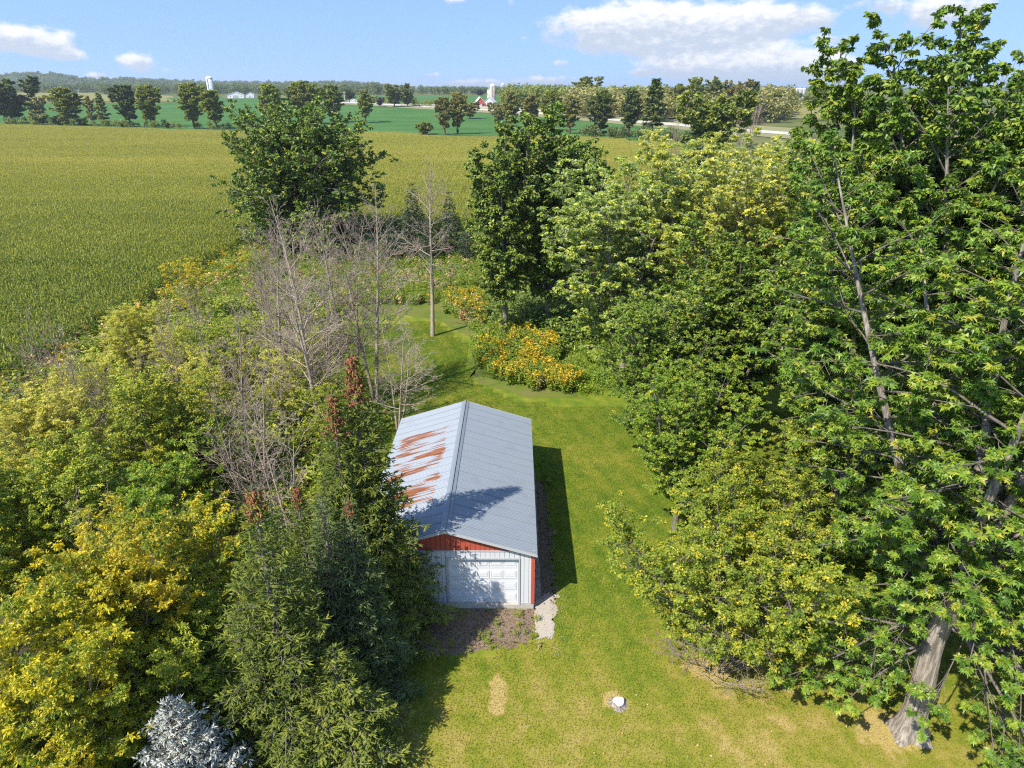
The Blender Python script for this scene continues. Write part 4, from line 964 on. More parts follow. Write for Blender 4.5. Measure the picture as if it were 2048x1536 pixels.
# low shed with a rust coloured roof at the right edge
t = tag(empty('shed', (18.80, 14.75, 0), R_(-1)), 'low wooden shed with a rust orange roof behind the big maple trunk', 'shed')
M['shedwood'] = barkmat('weathered_boards', (.07, .055, .045), (.17, .13, .10), 4.0, .15); M['orange'] = simple('orange_roof_paint', (.50, .11, .025), .65, var=.22, scale=2)
for k in range(18):
    b = MB(); b.box(.02, .05, k*.34+.01, (k+1)*.34-.004, 0, 1.93+.006*(k % 3)); b.build('wall_board', M['shedwood'], t)
for k in range(10):
    b = MB(); xx = .06+k*.36; b.prism([(xx, 0), (xx+.35, 0), (xx+.35, 1.93+(xx+.35)*.42), (xx, 1.93+xx*.42)], -.0, .03); b.build('wall_board', M['shedwood'], t)
    b = MB(); b.prism([(xx, 0), (xx+.35, 0), (xx+.35, 1.93+(xx+.35)*.42), (xx, 1.93+xx*.42)], 6.1, 6.13); b.build('wall_board', M['shedwood'], t)
for k in range(7):
    b = MB(); y0 = -.25+k*.95; b.prism([(-.22, 1.88), (4.0, 1.88+4.22*.42), (4.0, 1.91+4.22*.42), (-.22, 1.91)], y0, y0+.945); b.build('roof_sheet', M['orange'], t)
b = MB(); b.box(-.26, -.222, -.28, 6.42, 1.83, 1.93); b.build('fascia', M['trim'] if False else M['shedwood'], t)

# ================================================================== BROADLEAVED TREES, RIGHT SIDE
big_a = tree_meshes('maple_a', (M['bark_maple'], M['maple']), seed=1, H=19.5, R=6.6, base=.18, fork=(5.4, 8, 30, .62), nprim=.31, e0=-16, e1=52, prim_bend=-.05, sec=.44, secf=.42, twig=.31, twigf=.45,
        nl=22, leaf='maple3', lsize=.180, low_bend=-.22, low_R=.86, low_az=[math.radians(q-126) for q in (180, 158, 200, 138, 112, 88, -40, -22, -58, 168, -48)], droop=-.50, tint0=.46, tintj=.24, trunk_r=.37, flare=True, spread=.26, planar=.62)
big_b = tree_meshes('maple_b', (M['bark_maple'], M['maple']), seed=4, H=22.5, R=6.0, base=.12, fork=(4.6, 10, 25, .56), nprim=.27, e0=-12, e1=58, prim_bend=-.02, sec=.46, secf=.42, twig=.33, twigf=.45,
        twigs=False, nl=27, leaf='kite', lsize=.195, low_bend=-.15, low_R=.95, low_n=12, droop=-.45, tint0=.42, tintj=.24, trunk_r=.42, spread=.26, planar=.60)
silv_a = tree_meshes('silver_maple_a', (M['bark'], M['silver']), seed=2, twigs=False, H=16.3, R=6.6, base=.06, fork=(2.6, 8, 28, .60), nprim=.33, e0=0, e1=60, prim_bend=.03, sec=.44, secf=.42, twig=.30, twigf=.45,
        nl=19, leaf='kite', lsize=.195, droop=-.35, tint0=.42, tintj=.24, trunk_r=.32, spread=.28, planar=.5)
silv_b = tree_meshes('silver_maple_b', (M['bark'], M['silvery']), seed=6, twigs=False, H=18.0, R=6.2, base=.06, fork=(2.8, 9, 26, .58), nprim=.34, e0=6, e1=64, prim_bend=.05, sec=.45, secf=.42, twig=.31, twigf=.45,
        nl=18, leaf='kite', lsize=.195, droop=-.25, tint0=.42, tintj=.26, trunk_r=.32, spread=.28, planar=.5)
dark_a = tree_meshes('tall_tree_a', (M['bark'], M['dark']), seed=8, twigs=False, H=19.0, R=4.4, base=.02, fork=(3.0, 7, 14, .70), nprim=.27, e0=0, e1=60, prim_bend=.04, sec=.42, secf=.42, twig=.32, twigf=.45,
        nl=13, leaf='kite', lsize=.29, droop=-.35, tint0=.46, tintj=.20, trunk_r=.30, spread=.30, planar=.4)
round_a = tree_meshes('round_tree', (M['bark'], M['dark']), seed=11, twigs=False, H=14.4, R=11.0, base=.06, env=env_round, nprim=.09, e0=-8, e1=44, prim_bend=.03, sec=.62, secf=.36, twig=.44, twigf=.45,
        nl=11, leaf='kite', lsize=.37, droop=-.35, tint0=.44, tintj=.22, trunk_r=.42, spread=.36, planar=.45)
apple = tree_meshes('apple_tree', (M['bark_dark'], M['apple']), seed=13, H=6.2, R=4.6, base=.20, fork=(1.2, 7, 48, .60), nprim=.22, e0=0, e1=55, prim_bend=-.03, sec=.29, secf=.45, twig=.19, twigf=.5,
        nl=19, leaf='kite', lsize=.095, droop=-.3, tint0=.48, tintj=.25, trunk_r=.20, spread=.22, planar=.3)
RG = 'broadleaved trees on the right of the lawn'
plant('maple_tree', big_a, (13.45, 16.6, 0), 'big maple with thick pale trunk standing on the lawn in front', 'maple', RG, 2.2, leaf=None)
plant('maple_tree', big_b, (15.4, 27.5, 0), 'tallest maple with upright tops rising above the horizon', 'maple', RG, .4, (.92, .92, 1.0))
plant('maple_tree', big_b, (18.6, 25.0, 0), 'tall maple cut off by the right edge of the photo', 'maple', RG, 2.6, 1.05)
plant('maple_tree', big_a, (21.5, 36.5, 0), 'maple standing behind the tallest maple', 'maple', RG, 4.0, .95, bark=M['bark'])
plant('maple_tree', big_a, (18.6, 31.5, 0), 'maple filling the gap behind the big front maple', 'maple', RG, 5.2, .93, bark=M['bark'])
plant('maple_tree', big_a, (27.0, 39.0, 0), 'maple deep in the grove against the right edge', 'maple', RG, 1.0, .98, bark=M['bark'])
plant('silver_maple_tree', silv_a, (8.2, 47.0, 0), 'light green silver maple with pale shimmering top beside the dark tall tree', 'maple', RG, .6, (1.12, 1.12, 1.0))
plant('silver_maple_tree', silv_b, (14.8, 44.0, 0), 'yellow green silver maple whose pale top reaches the cornfield edge', 'maple', RG, 1.3, (1.1, 1.1, 1.02))
plant('silver_maple_tree', silv_b, (21.5, 55.0, 0), 'far yellowish silver maple behind the pale topped pair', 'maple', RG, 3.3, .95)
plant('silver_maple_tree', silv_a, (12.6, 36.5, 0), 'mid green maple filling the middle of the right hand grove', 'maple', RG, 2.4, .80, leaf=M['maple'])
plant('silver_maple_tree', silv_a, (8.2, 34.6, 0), 'low spreading green maple overhanging the lawn to the right of the garage', 'maple', RG, 4.1, .62, leaf=M['maple'])
plant('silver_maple_tree', silv_b, (8.0, 28.0, 0), 'short dense green tree between the garage lawn and the maples', 'tree', RG, 5.0, .50, leaf=M['green'])
plant('apple_tree', apple, (7.6, 20.0, 0), 'low spreading fruit tree with yellowing leaves on the lawn', 'fruit tree', RG, .3)
plant('apple_tree', apple, (9.6, 24.4, 0), 'second low yellow green tree right behind the fruit tree', 'fruit tree', RG, 2.0, .95)
plant('tall_tree', dark_a, (-.6, 56.0, 0), 'dark green slender tree with a narrow left top beyond the goldenrod', 'tree', 'dark trees behind the goldenrod', .3, (.85, .85, .97))
plant('tall_tree', dark_a, (3.2, 58.0, 0), 'broad dark green tree at the end of the lawn', 'tree', 'dark trees behind the goldenrod', 2.5, (1.05, 1.05, 1.0))
plant('tall_tree', dark_a, (7.2, 63.0, 0), 'shorter dark tree tucked behind the broad dark green tree', 'tree', 'dark trees behind the goldenrod', 4.2, (.72, .72, .84))
plant('round_tree', round_a, (-27.5, 92.0, 0), 'wide rounded dark green tree in front of the cornfield', 'tree', None, .2)

# ================================================================== BROADLEAVED TREES, LEFT SIDE
ash_a = tree_meshes('ash_a', (M['bark'], M['ash']), seed=21, H=8.0, R=3.1, base=.18, fork=(1.4, 6, 26, .64), nprim=.20, e0=4, e1=64, prim_bend=.06, sec=.29, secf=.45, twig=.22, twigf=.45,
        nl=22, leaf='oval', lsize=.130, droop=-.25, tint0=.45, tintj=.22, trunk_r=.10, spread=.24, planar=.4)
ash_b = tree_meshes('ash_b', (M['bark'], M['ash']), seed=23, H=7.0, R=2.8, base=.12, fork=(.9, 7, 30, .64), nprim=.20, e0=4, e1=60, prim_bend=.05, sec=.28, secf=.45, twig=.21, twigf=.45,
        nl=22, leaf='oval', lsize=.125, droop=-.2, tint0=.45, tintj=.22, trunk_r=.09, spread=.24, planar=.4)
ash_c = tree_meshes('ash_c', (M['bark_bare2'], M['ash']), seed=27, H=8.0, R=2.2, base=.2, fork=(1.6, 4, 16, .7), nprim=.27, e0=18, e1=68, prim_bend=.08, sec=.36, secf=.42, twig=.28, twigf=.45,
        nl=17, leaf='oval', lsize=.125, droop=-.25, tint0=.5, tintj=.22, trunk_r=.08, spread=.24, planar=.3)
LG = 'young leafy trees of the thicket on the left'
def lt(mesh, px, py, H0, Ht, label, leaf, rz, wide=1.0):
    """a thicket tree whose top is seen at a pixel: distance follows from its height"""
    d = pix_dir(px, py); k = (Ht-CAM_H)/d[2]; s = Ht/H0
    plant('thicket_tree', mesh, (d[0]*k, d[1]*k, 0), label, 'tree', LG, rz, (s*wide, s*wide, s), leaf)
A8, B7, C8 = (ash_a, 8.0), (ash_b, 7.0), (ash_c, 8.0)
lt(C8[0], 368, 508, 8.0, 6.8, 'small tree with a bright yellow top at the edge of the corn', M['yellow'], .3, 1.1)
lt(C8[0], 505, 490, 8.0, 6.0, 'yellow green sapling behind the bare trees below the wide round tree', M['ash'], 1.3, 1.2)
lt(A8[0], 245, 612, 8.0, 6.4, 'yellow green tree with thin top near the corn edge', M['ashpale'], 2.0)
lt(B7[0], 445, 625, 7.0, 6.2, 'light green tree left of the tall bare trees', M['ash'], .9)
lt(C8[0], 330, 640, 8.0, 6.0, 'sparse pale tree among bare saplings near the corn', M['ashpale'], 4.0, 1.2)
lt(A8[0], 290, 745, 8.0, 7.8, 'large bright green tree in the middle of the thicket', M['ash'], 1.7)
lt(A8[0], 62, 775, 8.0, 7.6, 'pale yellow tree at the left edge below the corn', M['ashpale'], 2.9, 1.05)
lt(B7[0], 400, 815, 7.0, 5.6, 'green tree under the bare branches in the middle of the thicket', M['green'], .2, 1.1)
lt(A8[0], 120, 900, 8.0, 7.2, 'green tree low on the left edge of the thicket', M['ash'], 5.0)
lt(B7[0], 250, 930, 7.0, 6.4, 'dense green tree below the large bright green tree', M['green'], 2.2, 1.05)
lt(C8[0], 375, 985, 8.0, 6.9, 'slim yellow tree left of the front brown topped spruce', M['yellow'], 1.0)
lt(A8[0], 180, 1065, 8.0, 7.9, 'golden yellow tree in the lower thicket', M['yellow'], 3.0, .92)
lt(B7[0], 320, 1110, 7.0, 6.0, 'olive green tree between the golden tree and the spruces', M['ash'], 4.2)
lt(A8[0], 45, 1200, 8.0, 7.8, 'golden yellow tree at the lower left edge', M['yellow'], .7, .9)
lt(B7[0], 420, 1240, 7.0, 4.6, 'low dark green tree beside the front spruce', M['green'], 3.6, 1.15)
lt(B7[0], 240, 1265, 7.0, 5.6, 'green tree below the golden tree', M['ash'], 1.2)
lt(B7[0], 110, 1400, 7.0, 4.4, 'yellow green tree in the bottom left corner', M['yellow'], 2.1)
lt(A8[0], -40, 1440, 8.0, 4.8, 'yellow green tree cut by the bottom left edge', M['ash'], 5.4)
lt(A8[0], -70, 930, 8.0, 7.4, 'green tree cut by the left edge of the photo', M['ash'], 1.9)

lt(C8[0], 545, 690, 8.0, 6.0, 'thin pale green tree among the bare stems', M['ashpale'], 2.6, 1.2)
lt(C8[0], 465, 660, 8.0, 6.2, 'light yellow green sapling left of the forked bare tree', M['ash'], .5, 1.2)
lt(C8[0], 620, 660, 8.0, 5.2, 'sparse green sapling between the two rear bare trees', M['ash'], 3.7, 1.2)
lt(C8[0], 395, 700, 8.0, 6.4, 'pale green slender tree above the dense green ones', M['ashpale'], 5.1, 1.2)
lt(C8[0], 170, 690, 8.0, 6.0, 'yellowing slender tree at the corn edge left of the bright green tree', M['ashpale'], 1.1, 1.2)
lt(C8[0], 640, 760, 8.0, 5.0, 'low green sapling behind the rear spruces', M['ash'], 4.4, 1.2)
# ================================================================== SPRUCES
sp_a = spruce_meshes('spruce_a', M['spruce'], seed=31, H=12.1, R=3.0, cones=900, cone_span=.17)
sp_b = spruce_meshes('spruce_b', M['spruce'], seed=33, H=10.2, R=2.9, cones=520, cone_span=.13)
sp_c = spruce_meshes('spruce_c', M['spruce_dark'], seed=35, H=8.6, R=2.4, cones=160, cone_span=.10, tint0=.5)
SG = 'spruces in front of the garage'
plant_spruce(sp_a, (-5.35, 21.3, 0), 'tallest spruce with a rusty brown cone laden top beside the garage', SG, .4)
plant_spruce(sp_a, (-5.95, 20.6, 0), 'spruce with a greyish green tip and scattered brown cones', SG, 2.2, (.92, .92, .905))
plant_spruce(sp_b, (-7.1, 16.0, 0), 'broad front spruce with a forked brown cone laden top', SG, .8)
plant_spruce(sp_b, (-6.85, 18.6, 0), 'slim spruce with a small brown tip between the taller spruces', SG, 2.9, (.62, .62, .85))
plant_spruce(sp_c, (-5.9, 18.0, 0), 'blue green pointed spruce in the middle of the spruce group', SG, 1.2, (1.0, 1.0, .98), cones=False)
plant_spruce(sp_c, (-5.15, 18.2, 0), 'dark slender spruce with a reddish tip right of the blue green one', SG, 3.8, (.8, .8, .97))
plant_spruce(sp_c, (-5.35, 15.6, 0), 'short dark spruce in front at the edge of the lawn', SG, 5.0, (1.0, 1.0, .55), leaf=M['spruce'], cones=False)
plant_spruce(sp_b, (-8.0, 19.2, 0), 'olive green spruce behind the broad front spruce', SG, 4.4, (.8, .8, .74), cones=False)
blue = spruce_meshes('blue_spruce', M['blue'], seed=41, H=4.2, R=1.75, whorl=.24, per=10, blet=.072, tw=.050, twl=.12, tww=.021, env_p=.9, e_low=0, tipup=.25, tint0=.55)
plant_spruce(blue, (-9.4, 13.7, 0), 'pale silvery blue spruce in the bottom left foreground', 'blue spruces', .2, 1.12)
sp_f = spruce_meshes('far_spruce', M['spruce_far'], seed=43, H=10, R=2.6, whorl=.45, blet=.22, tw=.17, twl=.36, tww=.06)
FG = 'dark spruces at the far end of the yard'
for (x, y, s, lab) in ((-12.3, 86, .97, 'dark spruce left of the lone bare tree'), (-7.9, 88, .84, 'dark spruce right behind the lone bare tree'), (-14.8, 84, .60, 'low dark spruce left of the tall dark spruce'), (-10.2, 84, .62, 'small dark spruce between the two taller dark spruces'),
                       (-5.6, 85, .55, 'small dark spruce against the slender dark tree'), (8.2, 70, 1.35, 'tall feathery conifer right of the broad dark tree')):
    plant_spruce(sp_f, (x, y, 0), lab, FG, x, (s*1.15, s*1.15, s))

# ================================================================== BARE TREES
bt_a = bare_meshes('bare_a', M['bark_bare'], seed=51, H=14.6, R=3.4, base=.30, e0=2, e1=58, trunk_r=.21, nprim=.30)
bt_b = bare_meshes('bare_b', M['bark_bare2'], seed=53, H=14.6, R=3.0, base=.22, stems=2, tilt=6, e0=18, e1=66, trunk_r=.13, nprim=.36)
bt_c = bare_meshes('bare_c', M['bark_bare'], seed=57, H=9.5, R=2.2, base=.18, stems=3, tilt=11, e0=12, e1=60, trunk_r=.075, nprim=.34)
BG = 'bare leafless trees left of the lawn'
def btree(mesh, px, py, H0, Ht, label, rz, mat=None, wide=1.0):
    d = pix_dir(px, py); k = (Ht-CAM_H)/d[2]; s = Ht/H0
    plant_bare(mesh, (d[0]*k, d[1]*k, 0), label, BG, rz, (s*wide, s*wide, s), mat)
plant_bare(bt_a, (-7.0, 57.0, 0), 'lone bare tree with a straight trunk on the lawn', 'bare leafless trees left of the lawn', .5, (.95, .95, .98))
btree(bt_b, 717, 378, 14.6, 14.4, 'tall bare tree right behind the brown topped spruce', 1.0, M['bark_bare'], 1.15)
btree(bt_b, 668, 395, 14.6, 13.9, 'tall bare tree left of the one behind the brown topped spruce', 3.9)
btree(bt_b, 588, 398, 14.6, 14.6, 'tall forked bare tree in the middle of the bare group', 2.5, M['bark_bare'], 1.2)
btree(bt_b, 505, 430, 14.6, 13.2, 'bare tree leaning left at the left of the bare group', .2)
btree(bt_c, 425, 590, 9.5, 10.6, 'bare multi stemmed tree above the lower thicket', 1.9, M['bark_bare2'], .8)
btree(bt_c, 60, 600, 9.5, 11.2, 'bare tree rising before the corn at the far left', .7, M['bark_bare2'], .6)
btree(bt_c, 470, 730, 9.5, 9.2, 'twiggy bare tree left of the front spruces', 3.0, M['bark_bare2'], 1.0)
btree(bt_c, 540, 780, 9.5, 8.6, 'dense twiggy bare tree right above the front spruce', 4.6, M['bark_bare'], 1.0)
btree(bt_c, 385, 545, 9.5, 7.4, 'small bare tree beside the bright yellow top', 5.2, M['bark_bare'], .8)
btree(bt_c, 235, 700, 9.5, 8.2, 'grey bare sapling beside the large bright green tree', 2.2, M['bark_bare'], .7)
btree(bt_c, 10, 700, 9.5, 8.6, 'thin bare tree at the left edge above the pale yellow tree', 3.4, M['bark_bare2'], .6)
btree(bt_c, 170, 960, 9.5, 8.4, 'pale bare stems rising between the green trees at lower left', .1, M['bark_bare'], .5)
btree(bt_c, 780, 620, 9.5, 8.2, 'low bare tree spreading its twigs towards the garage roof', 1.1, M['bark_bare'], 1.25)
btree(bt_c, 620, 560, 9.5, 9.4, 'pinkish bare thicket tree before the meadow', 1.5, M['bark_bare2'], .9)
btree(bt_c, 545, 470, 9.5, 10.6, 'pinkish bare tree between the forked bare tree and the meadow', 2.7, M['bark_bare2'], 1.0)
btree(bt_c, 320, 600, 9.5, 7.8, 'thin bare tree above the sparse pale tree', 3.8, M['bark_bare2'], .8)
btree(bt_c, 110, 640, 9.5, 9.6, 'second bare stem before the corn at the far left', 1.2, M['bark_bare'], .6)
APP = [o for o in COL.objects if o.get('category') == 'fruit tree']
bush_bare = bare_meshes('bare_bush', M['bark_bare2'], seed=61, H=5.5, R=2.4, base=.05, stems=5, tilt=22, e0=20, e1=60, trunk_r=.05, nprim=.5)
for o_, (dx, dy, ss) in zip(APP, ((-.6, -1.3, .86), (-.5, -1.0, .8))): link('dead_twigs', bush_bare[1], o_, (dx, dy, .2)).scale = (ss, ss, ss*.75)
for i, (x, y, s, lab) in enumerate(((-24, 84, 1.15, 'brushy bare shrub at the foot of the wide round tree'), (-19, 82, 1.3, 'brushy bare shrub between round tree and dark spruces'), (-30, 82, 1.0, 'brushy bare shrub left below the round tree'),
                     (-15.5, 78, .9, 'brushy bare shrub before the dark spruces'), (-27, 74, .8, 'reddish bare shrub beside the meadow'))):
    plant_bare(bush_bare, (x, y, 0), lab, 'bare shrubs at the far edge of the yard', i*1.3, s, name='bare_shrub')

# ================================================================== FAR TREES
def far_mesh(name, seed, **kw):
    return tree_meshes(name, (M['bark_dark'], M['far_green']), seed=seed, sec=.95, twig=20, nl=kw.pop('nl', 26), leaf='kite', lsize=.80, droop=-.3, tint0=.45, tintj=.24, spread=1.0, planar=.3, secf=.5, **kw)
f_tall = far_mesh('far_tall', 71, H=20, R=5.2, base=.07, fork=(3.0, 6, 17, .62), nprim=.62, e0=0, trunk_r=.40)
f_round = far_mesh('far_round', 73, H=15, R=6.2, base=.05, fork=(2, 8, 36, .58), nprim=.65, e0=0, trunk_r=.38)
f_slim = far_mesh('far_slim', 75, H=18, R=2.6, base=.16, nprim=.42, env=env_tall, trunk_r=.25, e0=20, e1=65, nl=22)
f_bush = far_mesh('far_bush', 77, H=5, R=3.6, base=.03, fork=(.6, 6, 42, .7), nprim=.5, trunk_r=.15, nl=20)
HG = 'trees beyond the cornfield'
def ft(mesh, H0, R0, px, base, top, wpx, label, leaf, rz=0.0, name='field_tree', cat='tree', group=HG):
    p = at(px, base); d = math.hypot(p.x, p.y); Ht = max(1.5, z_at(top, p.y)-p.z)
    zc = p.y*math.cos(R_(PITCH))+(CAM_H-p.z-Ht/2)*math.sin(R_(PITCH)); Rr = wpx/2/F_PX*zc
    return plant(name, mesh, p, label, cat, group, rz, (Rr/R0, Rr/R0, Ht/H0), leaf)
T_, Rn, S_, Bu = (f_tall, 20, 5.4), (f_round, 15, 6.3), (f_slim, 18, 2.7), (f_bush, 5, 3.5)
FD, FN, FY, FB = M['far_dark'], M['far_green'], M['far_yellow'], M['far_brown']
for (k, px, b, tp, wd, lab, lf) in [
 (Rn, 26, 247, 155, 92, 'broad dark tree at the far left end of the hedgerow', FD), (Rn, 80, 240, 194, 36, 'small brownish tree right of the broad far left tree', FB), (T_, 141, 252, 171, 72, 'yellow green hedgerow tree before the green field', FY),
 (S_, 188, 252, 192, 20, 'slim reddish brown tree in the hedgerow', FB), (S_, 210, 252, 186, 26, 'slim green tree beside the reddish brown one', FN), (T_, 262, 254, 165, 58, 'dark leaning hedgerow tree with dense crown', FD),
 (T_, 304, 255, 166, 54, 'dark green hedgerow tree beside the leaning one', FN), (T_, 389, 258, 161, 60, 'yellow green tree left of the white silo', FY), (T_, 434, 259, 176, 54, 'olive green tree right in front of the white silo', FY),
 (Bu, 75, 250, 230, 40, 'yellowish bush at the foot of the left hedgerow', FY), (Bu, 120, 251, 234, 34, 'dark bush below the yellow green hedgerow tree', FD), (Bu, 168, 252, 238, 28, 'dark low bush between hedgerow trees', FD), (Bu, 335, 257, 247, 18, 'tiny round bush on the field edge', FD), (Bu, 245, 255, 246, 22, 'low bush under the dark leaning tree', FN),
 (T_, 545, 250, 163, 64, 'bright yellow green tree behind the wide round tree', FY), (T_, 608, 249, 157, 72, 'light green tree rising behind the wide round tree', FY), (T_, 668, 246, 166, 56, 'green tree behind the right shoulder of the wide round tree', FN),
 (T_, 732, 246, 176, 42, 'slim bright green tree right of the wide round tree', FY), (Rn, 760, 214, 195, 17, 'small dark purple round tree by the road', M['far_purple']), (Rn, 789, 214, 168, 48, 'large green tree beside the road', FN), (Rn, 815, 213, 177, 32, 'green tree at the roadside right of the large one', FN),
 (T_, 890, 270, 190, 40, 'brownish willow like tree at the corn edge', FB), (T_, 915, 269, 180, 42, 'olive forked tree joined to the brownish willow like tree', FB), (Bu, 850, 269, 248, 40, 'green bushes left of the forked olive tree', FN),
 (T_, 1020, 262, 176, 46, 'olive tree behind the dark slender tree', FB), (T_, 1062, 262, 186, 44, 'brown olive tree right of the silos', FB), (T_, 1100, 262, 176, 44, 'green tree peeking over the broad dark tree', FN), (T_, 1140, 268, 186, 46, 'olive tree along the road behind the dark trees', FB),
 (Rn, 1167, 205, 154, 64, 'large rounded tree standing alone above the far treeline', FN), (T_, 1200, 273, 176, 64, 'grey green tree left of three at the green strip', FD), (T_, 1257, 274, 171, 56, 'dark tree in the middle of three at the green strip', FD), (S_, 1303, 276, 158, 50, 'tall dark upright tree right of three at the green strip', FD),
 (Rn, 1415, 338, 186, 138, 'massive dark green tree beside the corn edge', FN), (Bu, 1392, 346, 300, 60, 'dark bushes at the foot of the massive dark tree', FD),
 (T_, 1352, 238, 164, 50, 'olive green tree at the left of the far grove', FN), (Rn, 1384, 238, 156, 66, 'green dome shaped tree on top of the far grove', FN), (T_, 1428, 238, 157, 54, 'dark green tree in the middle of the far grove', FD), (Rn, 1466, 238, 161, 54, 'brownish tree in the far grove', FB), (T_, 1502, 236, 159, 38, 'slender green tree at the right of the far grove', FD), (Rn, 1533, 240, 184, 50, 'yellowish tree at the right end of the far grove', FY),
 (Rn, 1644, 207, 172, 30, 'grey green tree right of the three silos', FD), (Rn, 1675, 210, 172, 40, 'far green tree against the big maple outline', FD), (Rn, 1575, 210, 187, 46, 'dark round tree left of the three silos', FD), (Bu, 1625, 214, 194, 36, 'yellow green bushes right of the three silos', FY), (Rn, 960, 192, 179, 26, 'dark far tree left of the tan silos', M['spruce_far']), (Rn, 1555, 222, 190, 40, 'green tree before the small white barn', FN),
 (Rn, 700, 204, 178, 30, 'dark tree behind the roadside', FD), (T_, 640, 204, 174, 40, 'far green tree left of the roadside', FN), (Rn, 940, 238, 204, 40, 'low brown tree before the red barn', FB), (Rn, 1000, 246, 206, 44, 'brown green shrub tree below the silos', FB)]:
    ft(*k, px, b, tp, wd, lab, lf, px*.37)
# bare trees far off
fb = bare_meshes('far_bare', M['bark_bare2'], seed=81, H=14, R=4.0, base=.15, stems=4, tilt=14, e0=20, e1=60, trunk_r=.2, nprim=1.0, tw=1.2)
for (px, b_, tp, s, lab) in ((1500, 290, 190, 1.25, 'pale bare tree beside the massive dark tree'), (1347, 328, 232, .62, 'small bare pinkish tree at the corner of the corn'), (1480, 300, 215, 1.0, 'bare tree close to the massive dark tree')):
    p = at(px, b_); Ht = z_at(tp, p.y)-p.z; plant_bare(fb, p, lab, 'far bare trees', px, (Ht/14*s, Ht/14*s, Ht/14), name='bare_tree')
# woods that read as one mass
def wood_piece(seed, Rr=6.5, H=15, n=300):
    r = np.random.default_rng(seed); C = []
    for k in range(7):
        c = np.array([*r.normal(0, Rr*.40, 2), H*r.uniform(.45, .78)]); v = nrm(r.normal(0, 1, (n//7, 3))); C.append(c+v*Rr*r.uniform(.35, .55)*r.uniform(.6, 1.05, (n//7, 1))*np.array([1, 1, 1.2]))
    low = np.stack([r.normal(0, Rr*.5, n//4), r.normal(0, Rr*.5, n//4), r.uniform(0, H*.5, n//4)], 1); C = np.concatenate(C+[low]); n = len(C)
    lv, lf, _ = leaves(r, C, 'kite', 2.0, r.uniform(0, 6.3, n), r.normal(-.2, .4, n), r.normal(0, .6, n), np.zeros(n)); return lv, [lf], np.repeat(np.clip(r.normal(.42, .22, n), 0, 1), 4), 0
WOODP = [wood_piece(s) for s in (1, 2, 3, 4)]
def woods(name, lo, hi, N, mat, smin, smax, seed, zoff=None):
    """fill the band between two pixel rows with trees"""
    r = np.random.default_rng(seed); a = [at(px, py) for px, py in lo]; b = [at(px, py) for px, py in hi]
    A_ = resample([(p.x, p.y) for p in a], 200); B_ = resample([(p.x, p.y) for p in b], 200)
    i = r.integers(0, 200, N); u = r.uniform(0, 1, (N, 1)); q = A_[i]*(1-u)+B_[i]*u+r.normal(0, 3, (N, 2)); z = h_ground(q[:, 0], q[:, 1])
    if zoff is not None: z = zoff(q[:, 0], q[:, 1])-1.5
    return scatter(name, WOODP, [mat], np.stack([q[:, 0], q[:, 1], z], 1), r.uniform(0, 6.3, N), r.uniform(smin, smax, N), r.integers(0, 4, N))
woods('far_woods', [(195,190),(400,189),(560,190),(760,190)], [(195,184),(400,184),(560,185),(760,186)], 420, FD, .9, 1.5, 1)
woods('far_woods', [(-60,187),(60,186),(200,186)], [(-60,182.5),(60,182.5),(200,183)], 260, FD, 1.0, 1.5, 2)
woods('far_woods', [(800,191),(950,191),(1150,191)], [(800,186),(950,186),(1150,187)], 120, FD, .7, 1.1, 3)
woods('far_grove', [(1140,236),(1250,240),(1340,246),(1500,250),(1560,240)], [(1140,212),(1250,214),(1340,216),(1500,216),(1560,212)], 300, FB, .7, 1.25, 4)
woods('far_grove', [(1010,212),(1140,218),(1260,222),(1340,226)], [(1010,200),(1140,202),(1260,204),(1340,206)], 150, FN, .7, 1.15, 5)
woods('roadside_bushes', [(640,205),(740,207),(860,216),(930,220)], [(640,200),(740,203),(860,210),(930,213)], 46, FN, .22, .5, 6)
woods('far_bushes', [(1520,214),(1620,216),(1740,222)], [(1520,200),(1620,202),(1740,204)], 60, FN, .35, .8, 7)
woods('field_hedge', [(-60,249),(60,250),(130,252.5),(220,254),(330,257),(470,261),(560,263)], [(-60,246.5),(60,247.5),(130,250),(220,252),(330,255),(470,259),(560,261)], 95, FN, .10, .30, 11)
woods('field_hedge', [(1150,277),(1240,279),(1330,284),(1370,300)], [(1150,273),(1240,275),(1330,279),(1370,292)], 50, FD, .16, .40, 12)
woods('field_hedge', [(-80,204),(60,203),(230,204.5),(350,205.5)], [(-80,203.3),(60,202.4),(230,203.8),(350,204.8)], 60, FD, .14, .26, 8)
